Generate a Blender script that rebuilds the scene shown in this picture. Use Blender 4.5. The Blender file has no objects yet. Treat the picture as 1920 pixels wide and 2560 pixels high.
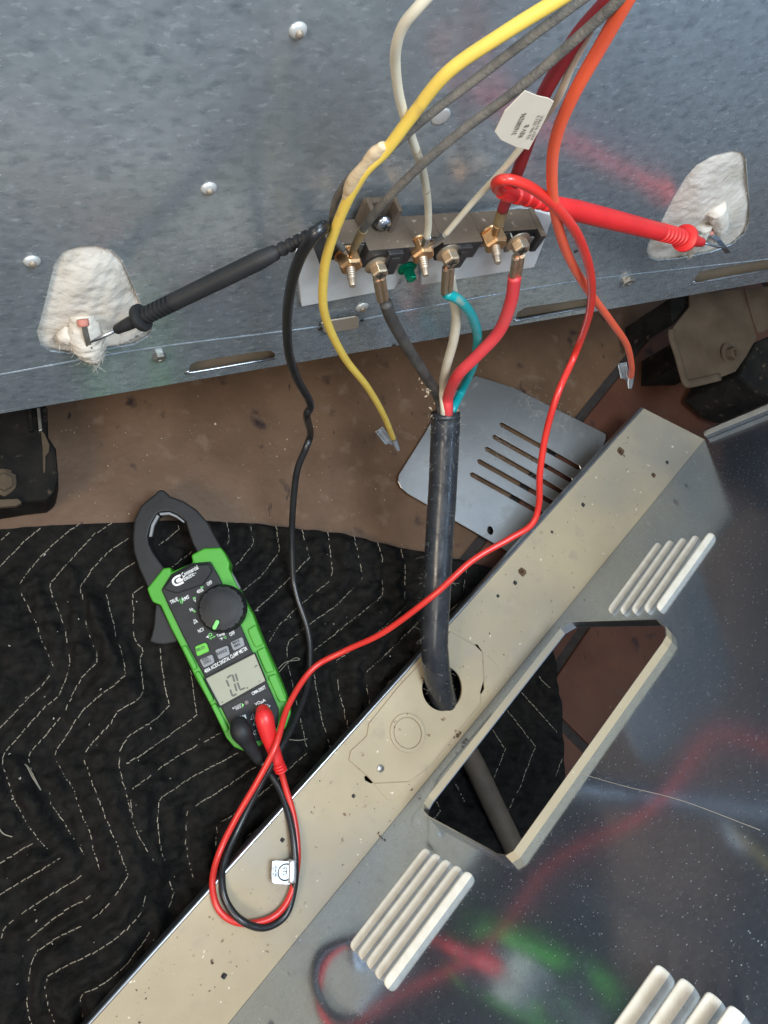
import bpy, bmesh, math, random
import numpy as np
from mathutils import Vector, Matrix
from mathutils.geometry import tessellate_polygon

random.seed(7); rng = np.random.default_rng(7)
scene = bpy.context.scene
C = scene.collection

# ------------------------------------------------------------------ camera geometry
F = 1950.0; CX, CY = 960.0, 1280.0; CAM_H = 0.636      # focal length in photo pixels, camera height in metres
def un(v): v = np.asarray(v, float); return v / np.linalg.norm(v)
def cray(x, y): return np.array([(x - CX) / F, (y - CY) / F, 1.0])
DOWN = un(cray(150, 1750))                               # where "straight down" sits in the view
_Z = -DOWN; _X = un(np.array([1., 0, 0]) - _Z * _Z[0]); _Y = np.cross(_Z, _X)
ROT = np.array([_X, _Y, _Z])                             # view axes -> world axes
EYE = np.array([0, 0, CAM_H])
def wray(x, y): return ROT @ cray(x, y)
def todir(v): return un(ROT @ v)

cam = bpy.data.cameras.new('camera'); cam_o = bpy.data.objects.new('camera', cam); C.objects.link(cam_o)
cam.sensor_fit = 'VERTICAL'; cam.sensor_height = 24.0; cam.lens = 24.0 * F / 2560.0
cam.clip_start = 0.01; cam.clip_end = 50
_r = [ROT @ np.array(a, float) for a in ((1, 0, 0), (0, -1, 0), (0, 0, -1))]
cam_o.matrix_world = Matrix(((_r[0][0], _r[1][0], _r[2][0], 0), (_r[0][1], _r[1][1], _r[2][1], 0), (_r[0][2], _r[1][2], _r[2][2], CAM_H), (0, 0, 0, 1)))
scene.camera = cam_o
scene.render.resolution_x = 768; scene.render.resolution_y = 1024

# ------------------------------------------------------------------ light
world = bpy.data.worlds.new('World'); scene.world = world; world.use_nodes = True
world.node_tree.nodes['Background'].inputs[0].default_value = (0.72, 0.85, 1.0, 1)
world.node_tree.nodes['Background'].inputs[1].default_value = 0.40
def area(name, loc, target, size, power, col):
    l = bpy.data.lights.new(name, 'AREA'); l.energy = power; l.color = col; l.shape = 'RECTANGLE'; l.size, l.size_y = size
    o = bpy.data.objects.new(name, l); C.objects.link(o); o.location = loc
    o.rotation_euler = (Vector(target) - Vector(loc)).to_track_quat('-Z', 'Y').to_euler()
    return o
area('window_light', (0.18, -0.04, 1.18), (0.26, 0.25, 0.25), (0.38, 0.38), 14, (0.76, 0.89, 1.0))
area('room_lamp', (-0.62, -0.42, 0.95), (0.0, -0.12, 0.1), (0.35, 0.35), 9, (1.0, 0.84, 0.66))
scene.view_settings.view_transform = 'Standard'; scene.view_settings.look = 'None'
scene.view_settings.exposure = 0.0; scene.view_settings.gamma = 1.0

# ------------------------------------------------------------------ reference planes of the place
class Plane:
    def __init__(s, O, ex, ey, ez): s.O, s.ex, s.ey, s.ez = [np.asarray(a, float) for a in (O, ex, ey, ez)]
    def at(s, x, y, h=0.0):
        r = wray(x, y); return EYE + r * ((h - (EYE - s.O) @ s.ez) / (r @ s.ez))
    def uv(s, x, y, h=0.0):
        p = s.at(x, y, h) - s.O; return np.array([p @ s.ex, p @ s.ey])
    def w(s, u, v, h=0.0): return s.O + s.ex * u + s.ey * v + s.ez * h
BEAM_Z = 0.055
FL = Plane((0, 0, 0), (1, 0, 0), (0, 1, 0), (0, 0, 1))
_b0 = ROT @ cray(3729, -1398); _b0[2] = 0; BDIR = un(_b0)
_e = (FL.at(1740, 1110, BEAM_Z) + FL.at(590, 2560, BEAM_Z)) / 2
SPN = un(np.cross((0, 0, 1), BDIR)); SPN = SPN if (EYE - _e) @ SPN > 0 else -SPN
SP = Plane((_e[0], _e[1], 0), BDIR, (0, 0, 1), SPN)      # standing cover panel
_D = un(cray(290, 2010)); _m = np.cross(cray(0, 1035), cray(1920, 705)); _H = un(np.cross(_m, _D)); _H = _H if _H[0] > 0 else -_H
_n = np.cross(_H, _D); _n = _n if _n[2] < 0 else -_n
OV = Plane(EYE + wray(1090, 600) * 0.42, todir(_H), todir(-_D), todir(_n))   # back of the range
_mz = -todir(cray(760, 1570)); _mc = FL.at(560, 1560, 0.046)
_my = FL.at(403, 1474, .046) - FL.at(582, 1830, .046); _my = un(_my - _mz * (_my @ _mz))
MT = Plane(_mc, np.cross(_my, _mz), _my, _mz)            # face of the meter

# ------------------------------------------------------------------ materials
MATS = {}
def mat(name, col, rough=0.5, metal=0.0, col2=None, scale=60, bump=0.0, bscale=None, spec=0.5, sheen=0, stretch=(1, 1, 1), detail=4, lo=.35, hi=.65, alpha=None, coat=0, trans=0, r2=None):
    m = bpy.data.materials.new(name); m.use_nodes = True; nt = m.node_tree; N = nt.nodes; L = nt.links
    b = N['Principled BSDF']; b.inputs['Base Color'].default_value = (*col, 1); b.inputs['Roughness'].default_value = rough
    b.inputs['Metallic'].default_value = metal; b.inputs['Specular IOR Level'].default_value = spec
    b.inputs['Sheen Weight'].default_value = sheen; b.inputs['Coat Weight'].default_value = coat
    b.inputs['Transmission Weight'].default_value = trans
    tc = N.new('ShaderNodeTexCoord'); mp = N.new('ShaderNodeMapping'); mp.inputs['Scale'].default_value = stretch
    L.new(tc.outputs['Object'], mp.inputs[0])
    m['_mp'] = mp.name
    if col2 is not None:
        n = N.new('ShaderNodeTexNoise'); n.inputs['Scale'].default_value = scale; n.inputs['Detail'].default_value = detail
        L.new(mp.outputs[0], n.inputs[0])
        r = N.new('ShaderNodeValToRGB'); r.color_ramp.elements[0].position = lo; r.color_ramp.elements[1].position = hi
        r.color_ramp.elements[0].color = (*col, 1); r.color_ramp.elements[1].color = (*col2, 1)
        L.new(n.outputs['Fac'], r.inputs[0]); L.new(r.outputs[0], b.inputs['Base Color'])
        if r2 is not None:
            q = N.new('ShaderNodeMapRange'); q.inputs[1].default_value = lo; q.inputs[2].default_value = hi; q.inputs[3].default_value = rough; q.inputs[4].default_value = r2
            L.new(n.outputs['Fac'], q.inputs[0]); L.new(q.outputs[0], b.inputs['Roughness'])
    if bump:
        n = N.new('ShaderNodeTexNoise'); n.inputs['Scale'].default_value = bscale or scale; n.inputs['Detail'].default_value = 5
        L.new(mp.outputs[0], n.inputs[0])
        q = N.new('ShaderNodeBump'); q.inputs['Strength'].default_value = bump; q.inputs['Distance'].default_value = 0.001
        L.new(n.outputs['Fac'], q.inputs['Height']); L.new(q.outputs[0], b.inputs['Normal'])
    MATS[name] = m
    return m
def layer(m, col, scale, lo, hi, rough=None, metal=None, detail=3, stretch=None, rot=None, kind='noise', seed=0.0, frame=None):
    """lay blotches / specks of another colour (dust, stains, flakes) over a material"""
    nt = m.node_tree; N = nt.nodes; L = nt.links; b = N['Principled BSDF']
    tc = N.new('ShaderNodeTexCoord'); mp = N.new('ShaderNodeMapping'); mp.inputs['Location'].default_value = (seed, seed * .7, seed * .3)
    if stretch: mp.inputs['Scale'].default_value = stretch
    if rot: mp.inputs['Rotation'].default_value = rot
    L.new(tc.outputs['Object'], mp.inputs[0])
    if kind == 'noise':
        t = N.new('ShaderNodeTexNoise'); t.inputs['Scale'].default_value = scale; t.inputs['Detail'].default_value = detail; out = t.outputs['Fac']
    else:
        t = N.new('ShaderNodeTexVoronoi'); t.inputs['Scale'].default_value = scale; out = t.outputs['Distance']
    L.new(mp.outputs[0], t.inputs[0])
    q = N.new('ShaderNodeMapRange'); q.inputs[1].default_value = lo; q.inputs[2].default_value = hi
    L.new(out, q.inputs[0])
    for key, val in (('Base Color', (*col, 1) if col else None), ('Roughness', rough), ('Metallic', metal)):
        if val is None: continue
        s = b.inputs[key]
        x = N.new('ShaderNodeMix'); x.data_type = 'RGBA' if key == 'Base Color' else 'FLOAT'
        i = (6, 7, 2) if key == 'Base Color' else (2, 3, 0)
        if s.is_linked: L.new(s.links[0].from_socket, x.inputs[i[0]])
        else: x.inputs[i[0]].default_value = s.default_value
        x.inputs[i[1]].default_value = val
        L.new(q.outputs[0], x.inputs[0]); L.new(x.outputs[i[2]], s)
    return m

def euler_of(pl):
    return Matrix(((pl.ex[0], pl.ey[0], pl.ez[0]), (pl.ex[1], pl.ey[1], pl.ez[1]), (pl.ex[2], pl.ey[2], pl.ez[2]))).transposed().to_euler()
# galvanised sheet on the back of the range: spangle flakes drawn out along the rolling direction
GALV = mat('galvanised_sheet', (.42, .475, .515), .24, .70, (.51, .57, .615), 260, bump=.06, bscale=700, detail=6)
_g = GALV.node_tree.nodes[GALV['_mp']]; _g.inputs['Rotation'].default_value = euler_of(OV); _g.inputs['Scale'].default_value = (.55, 1.3, 1)
layer(GALV, (.55, .60, .64), 420, .60, .78, .36, .6, 2, (.38, 1.0, 1), euler_of(OV), seed=3)
layer(GALV, (.26, .31, .35), 230, .50, .80, .30, None, 5, (.55, 1.2, 1), euler_of(OV), seed=9)
layer(GALV, (.33, .35, .35), 9, .50, .85, .30, None, 4, seed=15)
# the bright cover panel
COVER = mat('cover_sheet', (.40, .48, .59), .115, .87, (.46, .54, .65), 300, detail=4)
layer(COVER, (.44, .48, .52), 700, .62, .80, .35, .5, 4, seed=5)
layer(COVER, (.60, .63, .64), 300, .13, .03, .7, .1, kind='voronoi', seed=2)
layer(COVER, None, 9, .45, .75, .19, None, 3, seed=1)
DUST = mat('dusty_flange', (.355, .285, .185), .6, .12, (.425, .345, .225), 14, bump=.10, bscale=900, r2=.5)
layer(DUST, (.32, .26, .19), 45, .60, .75, .7, 0, 5, seed=4)
layer(DUST, (.16, .09, .045), 130, .695, .74, .8, 0, 3, seed=8)
layer(DUST, (.30, .27, .22), 6, .48, .70, .5, .3, 4, seed=21)
layer(DUST, (.66, .58, .46), 260, .73, .76, .6, 0, 2, seed=12)
DUSTL = mat('dusty_louver', (.58, .52, .42), .75, 0, (.66, .60, .50), 160, bump=.2, bscale=900)
STEEL = mat('bright_steel', (.58, .60, .63), .3, 1, (.48, .5, .53), 60)
VENTM = mat('vent_plate_steel', (.66, .65, .63), .36, .95, (.58, .57, .55), 20, bump=.05, bscale=1200)
layer(VENTM, (.11, .10, .085), 60, .60, .85, .6, .6, 9, seed=3)
TILE = mat('brown_tile', (.066, .023, .013), .6, 0, (.092, .036, .020), 22, bump=.35, bscale=160, r2=.5, detail=6, spec=.3)
TILE2 = mat('tan_tile', (.092, .049, .026), .6, 0, (.130, .074, .041), 20, bump=.35, bscale=160, r2=.5, detail=7, spec=.3)
for _t, _c in ((TILE, (.075, .036, .022)), (TILE2, (.15, .094, .06))):
    layer(_t, _c, 60, .58, .72, .7, None, 6, seed=2); layer(_t, (.024, .012, .010), 34, .63, .71, .6, None, 7, seed=6)
    layer(_t, (.022, .012, .010), 90, .70, .74, .6, None, 4, (1.6, .5, 1), seed=11); layer(_t, (.30, .22, .15), 330, .76, .79, .9, None, 2, seed=7)
GROUT = mat('dark_grout', (.016, .011, .009), .9, 0, (.026, .019, .016), 120, bump=.6)
CLOTH = mat('black_quilt', (.0075, .0069, .0064), .9, 0, (.0145, .0132, .0120), 140, bump=1.0, bscale=330, spec=.08, sheen=0, detail=8)
layer(CLOTH, (.015, .013, .011), 420, .66, .74, None, None, 3, seed=3)
THREAD = mat('cream_thread', (.34, .30, .23), .85, 0, (.22, .19, .145), 60)
GREEN = mat('green_rubber', (.050, .29, .016), .5, 0, (.055, .31, .019), 40, bump=.1, bscale=1500)
BLK = mat('black_plastic', (.0075, .008, .0095), .5, 0, (.014, .0145, .016), 90, bump=.15, bscale=2200, spec=.3)
BLK2 = mat('charcoal_plastic', (.013, .013, .014), .5, 0, (.018, .018, .019), 80, bump=.2, bscale=1800, spec=.3)
BLKR = mat('black_rubber', (.011, .011, .012), .33, 0, (.020, .019, .019), 60, bump=.06, bscale=700)
BLKC = mat('cord_jacket', (.020, .022, .026), .24, 0, (.030, .031, .034), 90, bump=.06, bscale=500, r2=.36)
layer(BLKC, (.13, .115, .10), 160, .66, .84, .8, None, 8, seed=4)
CORDL = mat('dusty_cord_jacket', (.060, .043, .028), .7, 0, (.085, .062, .042), 90, bump=.2, bscale=400)
WHITEP = mat('white_print', (.72, .72, .70), .6)
GREENP = mat('green_print', (.20, .62, .16), .6)
BLKP = mat('dark_print', (.02, .02, .02), .6)
LCD = mat('lcd_glass', (.31, .31, .235), .22, 0, (.335, .33, .255), 30, spec=.6)
LCDI = mat('lcd_ink', (.075, .08, .065), .4)
BTN = mat('grey_button', (.21, .215, .225), .55); BTNG = mat('green_button', (.10, .42, .03), .5)
RED = mat('red_silicone', (.62, .032, .022), .32, 0, (.55, .026, .018), 30)
REDP = mat('red_probe_plastic', (.66, .020, .020), .38, 0, (.58, .016, .016), 60, bump=.08, bscale=1500)
ORANGE = mat('orange_wire', (.80, .11, .045), .36, 0, (.72, .10, .045), 60, r2=.48)
YEL = mat('yellow_wire', (.72, .50, .085), .42, 0, (.64, .43, .075), 60, r2=.5); layer(YEL, (.45, .28, .08), 60, .66, .75, .6, seed=3)
GRY = mat('dusty_black_wire', (.075, .068, .060), .75, 0, (.14, .122, .10), 160, bump=.4, bscale=900, detail=6)
CRIM = mat('crimson_wire', (.30, .018, .024), .5, 0, (.25, .018, .022), 60)
REDC = mat('red_conductor', (.62, .035, .045), .42, 0, (.58, .06, .06), 40, r2=.5)
TEAL = mat('teal_conductor', (.0, .30, .31), .35, 0, (.01, .26, .27), 40); layer(TEAL, (.25, .27, .22), 90, .62, .75, .8, seed=2)
CREAM = mat('cream_wire', (.60, .54, .42), .5, 0, (.50, .44, .33), 60); layer(CREAM, (.30, .24, .16), 120, .66, .72, .8, seed=2)
BLKW = mat('black_conductor', (.026, .026, .027), .42, 0, (.04, .037, .035), 60, r2=.55); layer(BLKW, (.085, .075, .064), 70, .35, .75, .8, None, 3, seed=3)
COPPER = mat('copper', (.72, .34, .20), .3, 1, (.55, .25, .14), 200)
BRONZE = mat('tarnished_lug', (.66, .54, .40), .40, 1, (.54, .42, .29), 150, r2=.52)
BRASS = mat('brass', (.66, .40, .20), .34, 1, (.54, .33, .17), 160, r2=.5)
STUD = mat('stud_metal', (.46, .38, .30), .5, .8, (.36, .29, .22), 300)
PLATE = mat('dull_plate', (.36, .34, .30), .42, .85, (.27, .25, .22), 120)
GSCREW = mat('green_screw', (.0, .26, .13), .25, .7)
BLOCKT = mat('dusty_bakelite', (.085, .060, .040), .9, 0, (.118, .086, .060), 60, bump=.35, bscale=700)
layer(BLOCKT, (.30, .25, .19), 240, .66, .74, .9, seed=3)
BLOCKD = mat('dark_bakelite', (.014, .013, .014), .5, 0, (.03, .027, .025), 150)
WOOL = mat('white_fibre', (.62, .575, .51), 1, 0, (.52, .465, .395), 70, bump=.8, bscale=240, spec=.1, detail=8)
layer(WOOL, (.24, .17, .10), 60, .72, .82, 1, None, 5, seed=5)
PADM = mat('white_pad', (.58, .58, .57), .8, 0, (.50, .50, .49), 60, bump=.2)
LABEL = mat('paper_label', (.56, .48, .385), .7, 0, (.50, .425, .335), 40)
TAPE = mat('masking_tape', (.46, .33, .19), .5, 0, (.56, .43, .28), 120, bump=.5, bscale=300)
INK = mat('label_ink', (.09, .07, .06), .8)
SILV = mat('silver_sticker', (.55, .55, .55), .3, .6, (.62, .62, .62), 40)
TANM = mat('inner_tan_sheet', (.20, .155, .11), .6, .2, (.25, .19, .13), 40, bump=.2)
DIRTY = mat('dirty_bracket', (.062, .043, .027), .85, 0, (.085, .061, .040), 40, bump=.4, bscale=400, spec=.2)
DARKM = mat('black_frame', (.006, .0055, .005), .8, 0, (.014, .012, .010), 60, bump=.6, bscale=200, spec=.15)
layer(DARKM, (.06, .045, .032), 130, .62, .72, .9, None, 6, seed=3)
CRUMB = mat('crumbs', (.30, .19, .10), .9, 0, (.55, .47, .36), 90); CRUMBD = mat('dark_crumbs', (.07, .035, .018), .9, 0, (.13, .075, .04), 90)
LINT = mat('lint', (.42, .39, .34), 1)
RIVET = mat('rivet_paint', (.52, .52, .50), .35, .4)
AMBER = mat('amber_sleeve', (.30, .21, .10), .4, 0, (.22, .15, .07), 120)
TIN = mat('tinned_brass', (.50, .51, .52), .30, .8, (.40, .41, .42), 200)
CLEAR = mat('sensor_lens', (.17, .14, .14), .1)

# ------------------------------------------------------------------ mesh helpers
ORG = {}
def link(name, me, m, parent=None, smooth=False, loc=None, bevel=0, seg=2):
    mats = m if isinstance(m, (list, tuple)) else [m]
    for q in mats: me.materials.append(q)
    o = bpy.data.objects.new(name, me); C.objects.link(o)
    if parent is not None: o.parent = parent; ORG[o.name] = ORG[parent.name]
    else: o.location = loc; ORG[o.name] = np.array(loc)
    if smooth: me.polygons.foreach_set('use_smooth', [True] * len(me.polygons))
    if bevel:
        b = o.modifiers.new('bevel', 'BEVEL'); b.width = bevel; b.segments = seg; b.limit_method = 'ANGLE'; b.angle_limit = math.radians(35)
    return o
def build(name, vf, m, parent=None, smooth=False, bevel=0, seg=2, midx=None, auto=None):
    v, f = vf; v = np.asarray(v, float).reshape(-1, 3)
    loc = ORG[parent.name] if parent is not None else np.array([(v[:, 0].min() + v[:, 0].max()) / 2, (v[:, 1].min() + v[:, 1].max()) / 2, v[:, 2].min()])
    me = bpy.data.meshes.new(name); me.from_pydata((v - loc).tolist(), [], [tuple(int(i) for i in q) for q in f]); 
    bm = bmesh.new(); bm.from_mesh(me); bmesh.ops.recalc_face_normals(bm, faces=bm.faces); bm.to_mesh(me); bm.free()
    o = link(name, me, m, parent, smooth, loc, bevel, seg)
    if midx: me.polygons.foreach_set('material_index', [midx(me.polygons[i]) for i in range(len(me.polygons))])
    if auto:
        me.polygons.foreach_set('use_smooth', [True] * len(me.polygons)); me.set_sharp_from_angle(angle=math.radians(auto))
    return o
def tag(o, label, cat, group=None):
    o['label'] = label; o['category'] = cat
    if group: o['group'] = group
    return o
def thing(name, label, cat, loc, group=None):
    o = bpy.data.objects.new(name, None); C.objects.link(o); o.location = loc; o.empty_display_size = .02; ORG[o.name] = np.array(loc, float)
    return tag(o, label, cat, group)
def join(*vfs):
    V, Fc, k = [], [], 0
    for v, f in vfs:
        v = np.asarray(v, float).reshape(-1, 3); V.append(v); Fc += [tuple(i + k for i in q) for q in f]; k += len(v)
    return np.concatenate(V), Fc
def catmull(P, n=8):
    P = np.asarray(P, float); out = []
    Q = np.vstack([2 * P[0] - P[1], P, 2 * P[-1] - P[-2]])
    for i in range(1, len(Q) - 2):
        p0, p1, p2, p3 = Q[i - 1:i + 3]
        for t in np.linspace(0, 1, n, endpoint=False):
            out.append(.5 * ((2 * p1) + (-p0 + p2) * t + (2 * p0 - 5 * p1 + 4 * p2 - p3) * t * t + (-p0 + 3 * p1 - 3 * p2 + p3) * t ** 3))
    out.append(P[-1]); return np.array(out)
def tube(P, r, sides=12, n=8, smooth_path=True, jitter=0, flat=None, round_end=False):
    """P: Nx3, r: scalar or N radii. flat=(dir, k): squash the section along dir"""
    P = np.asarray(P, float); R = np.full(len(P), r) if np.isscalar(r) else np.asarray(r, float)
    if smooth_path:
        A = catmull(np.hstack([P, R[:, None]]), n); P, R = A[:, :3], A[:, 3]
    if round_end:
        d0 = un(P[0] - P[1]); d1 = un(P[-1] - P[-2])
        P = np.vstack([[P[0] + d0 * R[0] * .9], [P[0] + d0 * R[0] * .6], P, [P[-1] + d1 * R[-1] * .6], [P[-1] + d1 * R[-1] * .9]])
        R = np.concatenate([[R[0] * .35], [R[0] * .8], R, [R[-1] * .8], [R[-1] * .35]])
    T = np.gradient(P, axis=0); T /= np.linalg.norm(T, axis=1)[:, None] + 1e-12
    a = np.cross(T[0], (0.3, 0.2, 1)); a = un(a); V = []; ang = np.arange(sides) * 2 * math.pi / sides
    for i in range(len(P)):
        a = un(a - T[i] * (a @ T[i])); b = np.cross(T[i], a)
        rr = R[i] * (1 + (rng.normal() * jitter if jitter else 0))
        off = np.outer(np.cos(ang), a) * rr + np.outer(np.sin(ang), b) * rr
        if flat is not None:
            d = un(flat[0]); off -= np.outer(off @ d, d) * (1 - flat[1])
        V.append(P[i] + off)
    V = np.concatenate(V); Fc = []
    for i in range(len(P) - 1):
        for j in range(sides):
            k = (j + 1) % sides; Fc.append((i * sides + j, i * sides + k, (i + 1) * sides + k, (i + 1) * sides + j))
    Fc.append(tuple(range(sides))[::-1]); Fc.append(tuple((len(P) - 1) * sides + j for j in range(sides)))
    return V, Fc
def prism(top, off):
    top = np.asarray(top, float); n = len(top); V = np.vstack([top, top + np.asarray(off)])
    Fc = [tuple(range(n)), tuple(range(2 * n - 1, n - 1, -1))] + [(i, i + n, (i + 1) % n + n, (i + 1) % n) for i in range(n)]
    return V, Fc
def sheet(pl, outer, holes=(), h0=0.0, th=0.001):
    """flat sheet with holes; outer/holes are uv lists; h0 is the front face"""
    loops = [outer] + list(holes); flat = [p for l in loops for p in l]; n = len(flat)
    tri = tessellate_polygon([[Vector((p[0], p[1], 0)) for p in l] for l in loops])
    V = [pl.w(p[0], p[1], h0) for p in flat] + [pl.w(p[0], p[1], h0 - th) for p in flat]
    Fc = [tuple(t) for t in tri] + [tuple(i + n for i in t[::-1]) for t in tri]
    k = 0
    for l in loops:
        m = len(l); Fc += [(k + i, k + (i + 1) % m, k + (i + 1) % m + n, k + i + n) for i in range(m)]; k += m
    return np.array(V), Fc
def circ(c, r, n=28, ry=None, a0=0): return [(c[0] + r * math.cos(a0 + 2 * math.pi * i / n), c[1] + (ry or r) * math.sin(a0 + 2 * math.pi * i / n)) for i in range(n)]
def smooth_loop(P, n=4):
    P = np.asarray(P, float); m = len(P); out = []
    for i in range(m):
        p0, p1, p2, p3 = P[i - 1], P[i], P[(i + 1) % m], P[(i + 2) % m]
        for t in np.linspace(0, 1, n, endpoint=False):
            out.append(.5 * ((2 * p1) + (-p0 + p2) * t + (2 * p0 - 5 * p1 + 4 * p2 - p3) * t * t + (-p0 + 3 * p1 - 3 * p2 + p3) * t ** 3))
    return np.array(out)
def lathe(c, ax, prof, n=24, wave=None):
    """prof: list of (height along ax, radius)"""
    ax = un(ax); a = un(np.cross(ax, (.31, .77, .2))); b = np.cross(ax, a); V = []; Fc = []
    for k, (h, r) in enumerate(prof):
        for j in range(n):
            t = 2 * math.pi * j / n; rr = r * (wave(j, k) if wave else 1)
            V.append(np.asarray(c) + ax * h + (a * math.cos(t) + b * math.sin(t)) * rr)
    for k in range(len(prof) - 1):
        for j in range(n):
            i = (j + 1) % n; Fc.append((k * n + j, k * n + i, (k + 1) * n + i, (k + 1) * n + j))
    Fc.append(tuple(range(n))[::-1]); Fc.append(tuple((len(prof) - 1) * n + j for j in range(n)))
    return np.array(V), Fc
def boxp(pl, u0, u1, v0, v1, h0, h1):
    return prism([pl.w(u0, v0, h1), pl.w(u1, v0, h1), pl.w(u1, v1, h1), pl.w(u0, v1, h1)], -pl.ez * (h1 - h0))
def text(name, s, pl, p0, p1, hpx, m, parent, h=0.0003, shear=0, bold=0.0):
    """lettering laid on a plane: baseline runs from pixel p0 to p1, letters hpx tall"""
    cu = bpy.data.curves.new('t', 'FONT'); cu.body = s; cu.shear = shear; cu.offset = bold; cu.resolution_u = 2; cu.space_line = .9
    o = bpy.data.objects.new('t', cu); C.objects.link(o); dg = bpy.context.evaluated_depsgraph_get(); dg.update()
    me = bpy.data.meshes.new_from_object(o.evaluated_get(dg)); bpy.data.objects.remove(o); bpy.data.curves.remove(cu)
    v = np.empty(len(me.vertices) * 3); me.vertices.foreach_get('co', v); v = v.reshape(-1, 3)
    A = pl.at(*p0, h); B = pl.at(*p1, h); ex = un(B - A); ey = np.cross(pl.ez, ex); L = np.linalg.norm(B - A)
    lo, hi = v.min(0), v.max(0); sx = L / (hi[0] - lo[0])
    dep = np.linalg.norm(A - EYE); sy = hpx * dep / F / (hi[1] - lo[1])
    W = A + np.outer((v[:, 0] - lo[0]) * sx, ex) + np.outer((v[:, 1] - lo[1]) * sy, ey)
    loc = ORG[parent.name]; me.vertices.foreach_set('co', (W - loc).ravel()); me.update(); me.name = name
    return link(name, me, m, parent)
def depth_r(p, wpx): return wpx / 2 * float((ROT[:, 2] * 0 + 1) @ np.zeros(3) + np.dot(ROT.T @ (p - EYE), (0, 0, 1))) / F
def pts(L):
    """wire way-points: (px, py, 'o', off from range back) or (px, py, 'z', height)"""
    return [(OV.at(x, y, v) if k == 'o' else FL.at(x, y, v)) for x, y, k, v in L]
def crumb(p, s, nrm=(0, 0, 1)):
    n = 6; V = [np.asarray(p) + rng.normal(size=3) * s * .45 + np.array([math.cos(k * 1.05), math.sin(k * 1.05), 0]) * s * .6 for k in range(n)] + [np.asarray(p) + np.asarray(nrm) * s * .7]
    return V, [(i, (i + 1) % n, n) for i in range(n)] + [tuple(range(n))[::-1]]
def struct(o): o['kind'] = 'structure'; return o
def stuff(o): o['kind'] = 'stuff'; return o

#SECTION floor
# ------------------------------------------------------------------ floor: brown tiles with dark grout
floor = struct(build('floor', boxp(FL, -1.6, 1.8, -1.6, 1.8, -.02, -.003), GROUT))
def line(p, q): a, b = FL.at(*p)[:2], FL.at(*q)[:2]; return a, un(b - a)
G1 = line((1640, 830), (1390, 1100)); G2 = line((1880, 930), (1490, 1585)); G4 = line((1420, 1826), (1515, 1836))
d12 = (G1[1] + G2[1]); d12 = un(d12); dn = np.array([-d12[1], d12[0]])
if dn[0] < 0: dn = -dn
s1, s2 = (G1[0] + G1[1] * .1) @ dn, (G2[0] + G2[1] * .15) @ dn; s4 = G4[0] @ d12; gw = .0048
def tile(a0, a1, b0, b1, m=TILE):
    P = [dn * a0 + d12 * b0, dn * a1 + d12 * b0, dn * a1 + d12 * b1, dn * a0 + d12 * b1]
    build('floor_tile', prism([(p[0], p[1], 0) for p in P], (0, 0, -.008)), m, floor, bevel=.0016)
pw = s2 - s1
tile(-1.4, s1 - gw, -1.4, 1.4, TILE2)
tile(s1 + gw, s2 - gw, -1.4, s4 - .62); tile(s1 + gw, s2 - gw, s4 - .62 + 2 * gw, 1.4)
tile(s2 + gw, s2 + 2 * pw, -1.4, s4 - gw); tile(s2 + gw, s2 + 2 * pw, s4 + gw, 1.4)
tile(s2 + 2 * pw + 2 * gw, s2 + 4 * pw, -1.4, 1.4)

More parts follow.
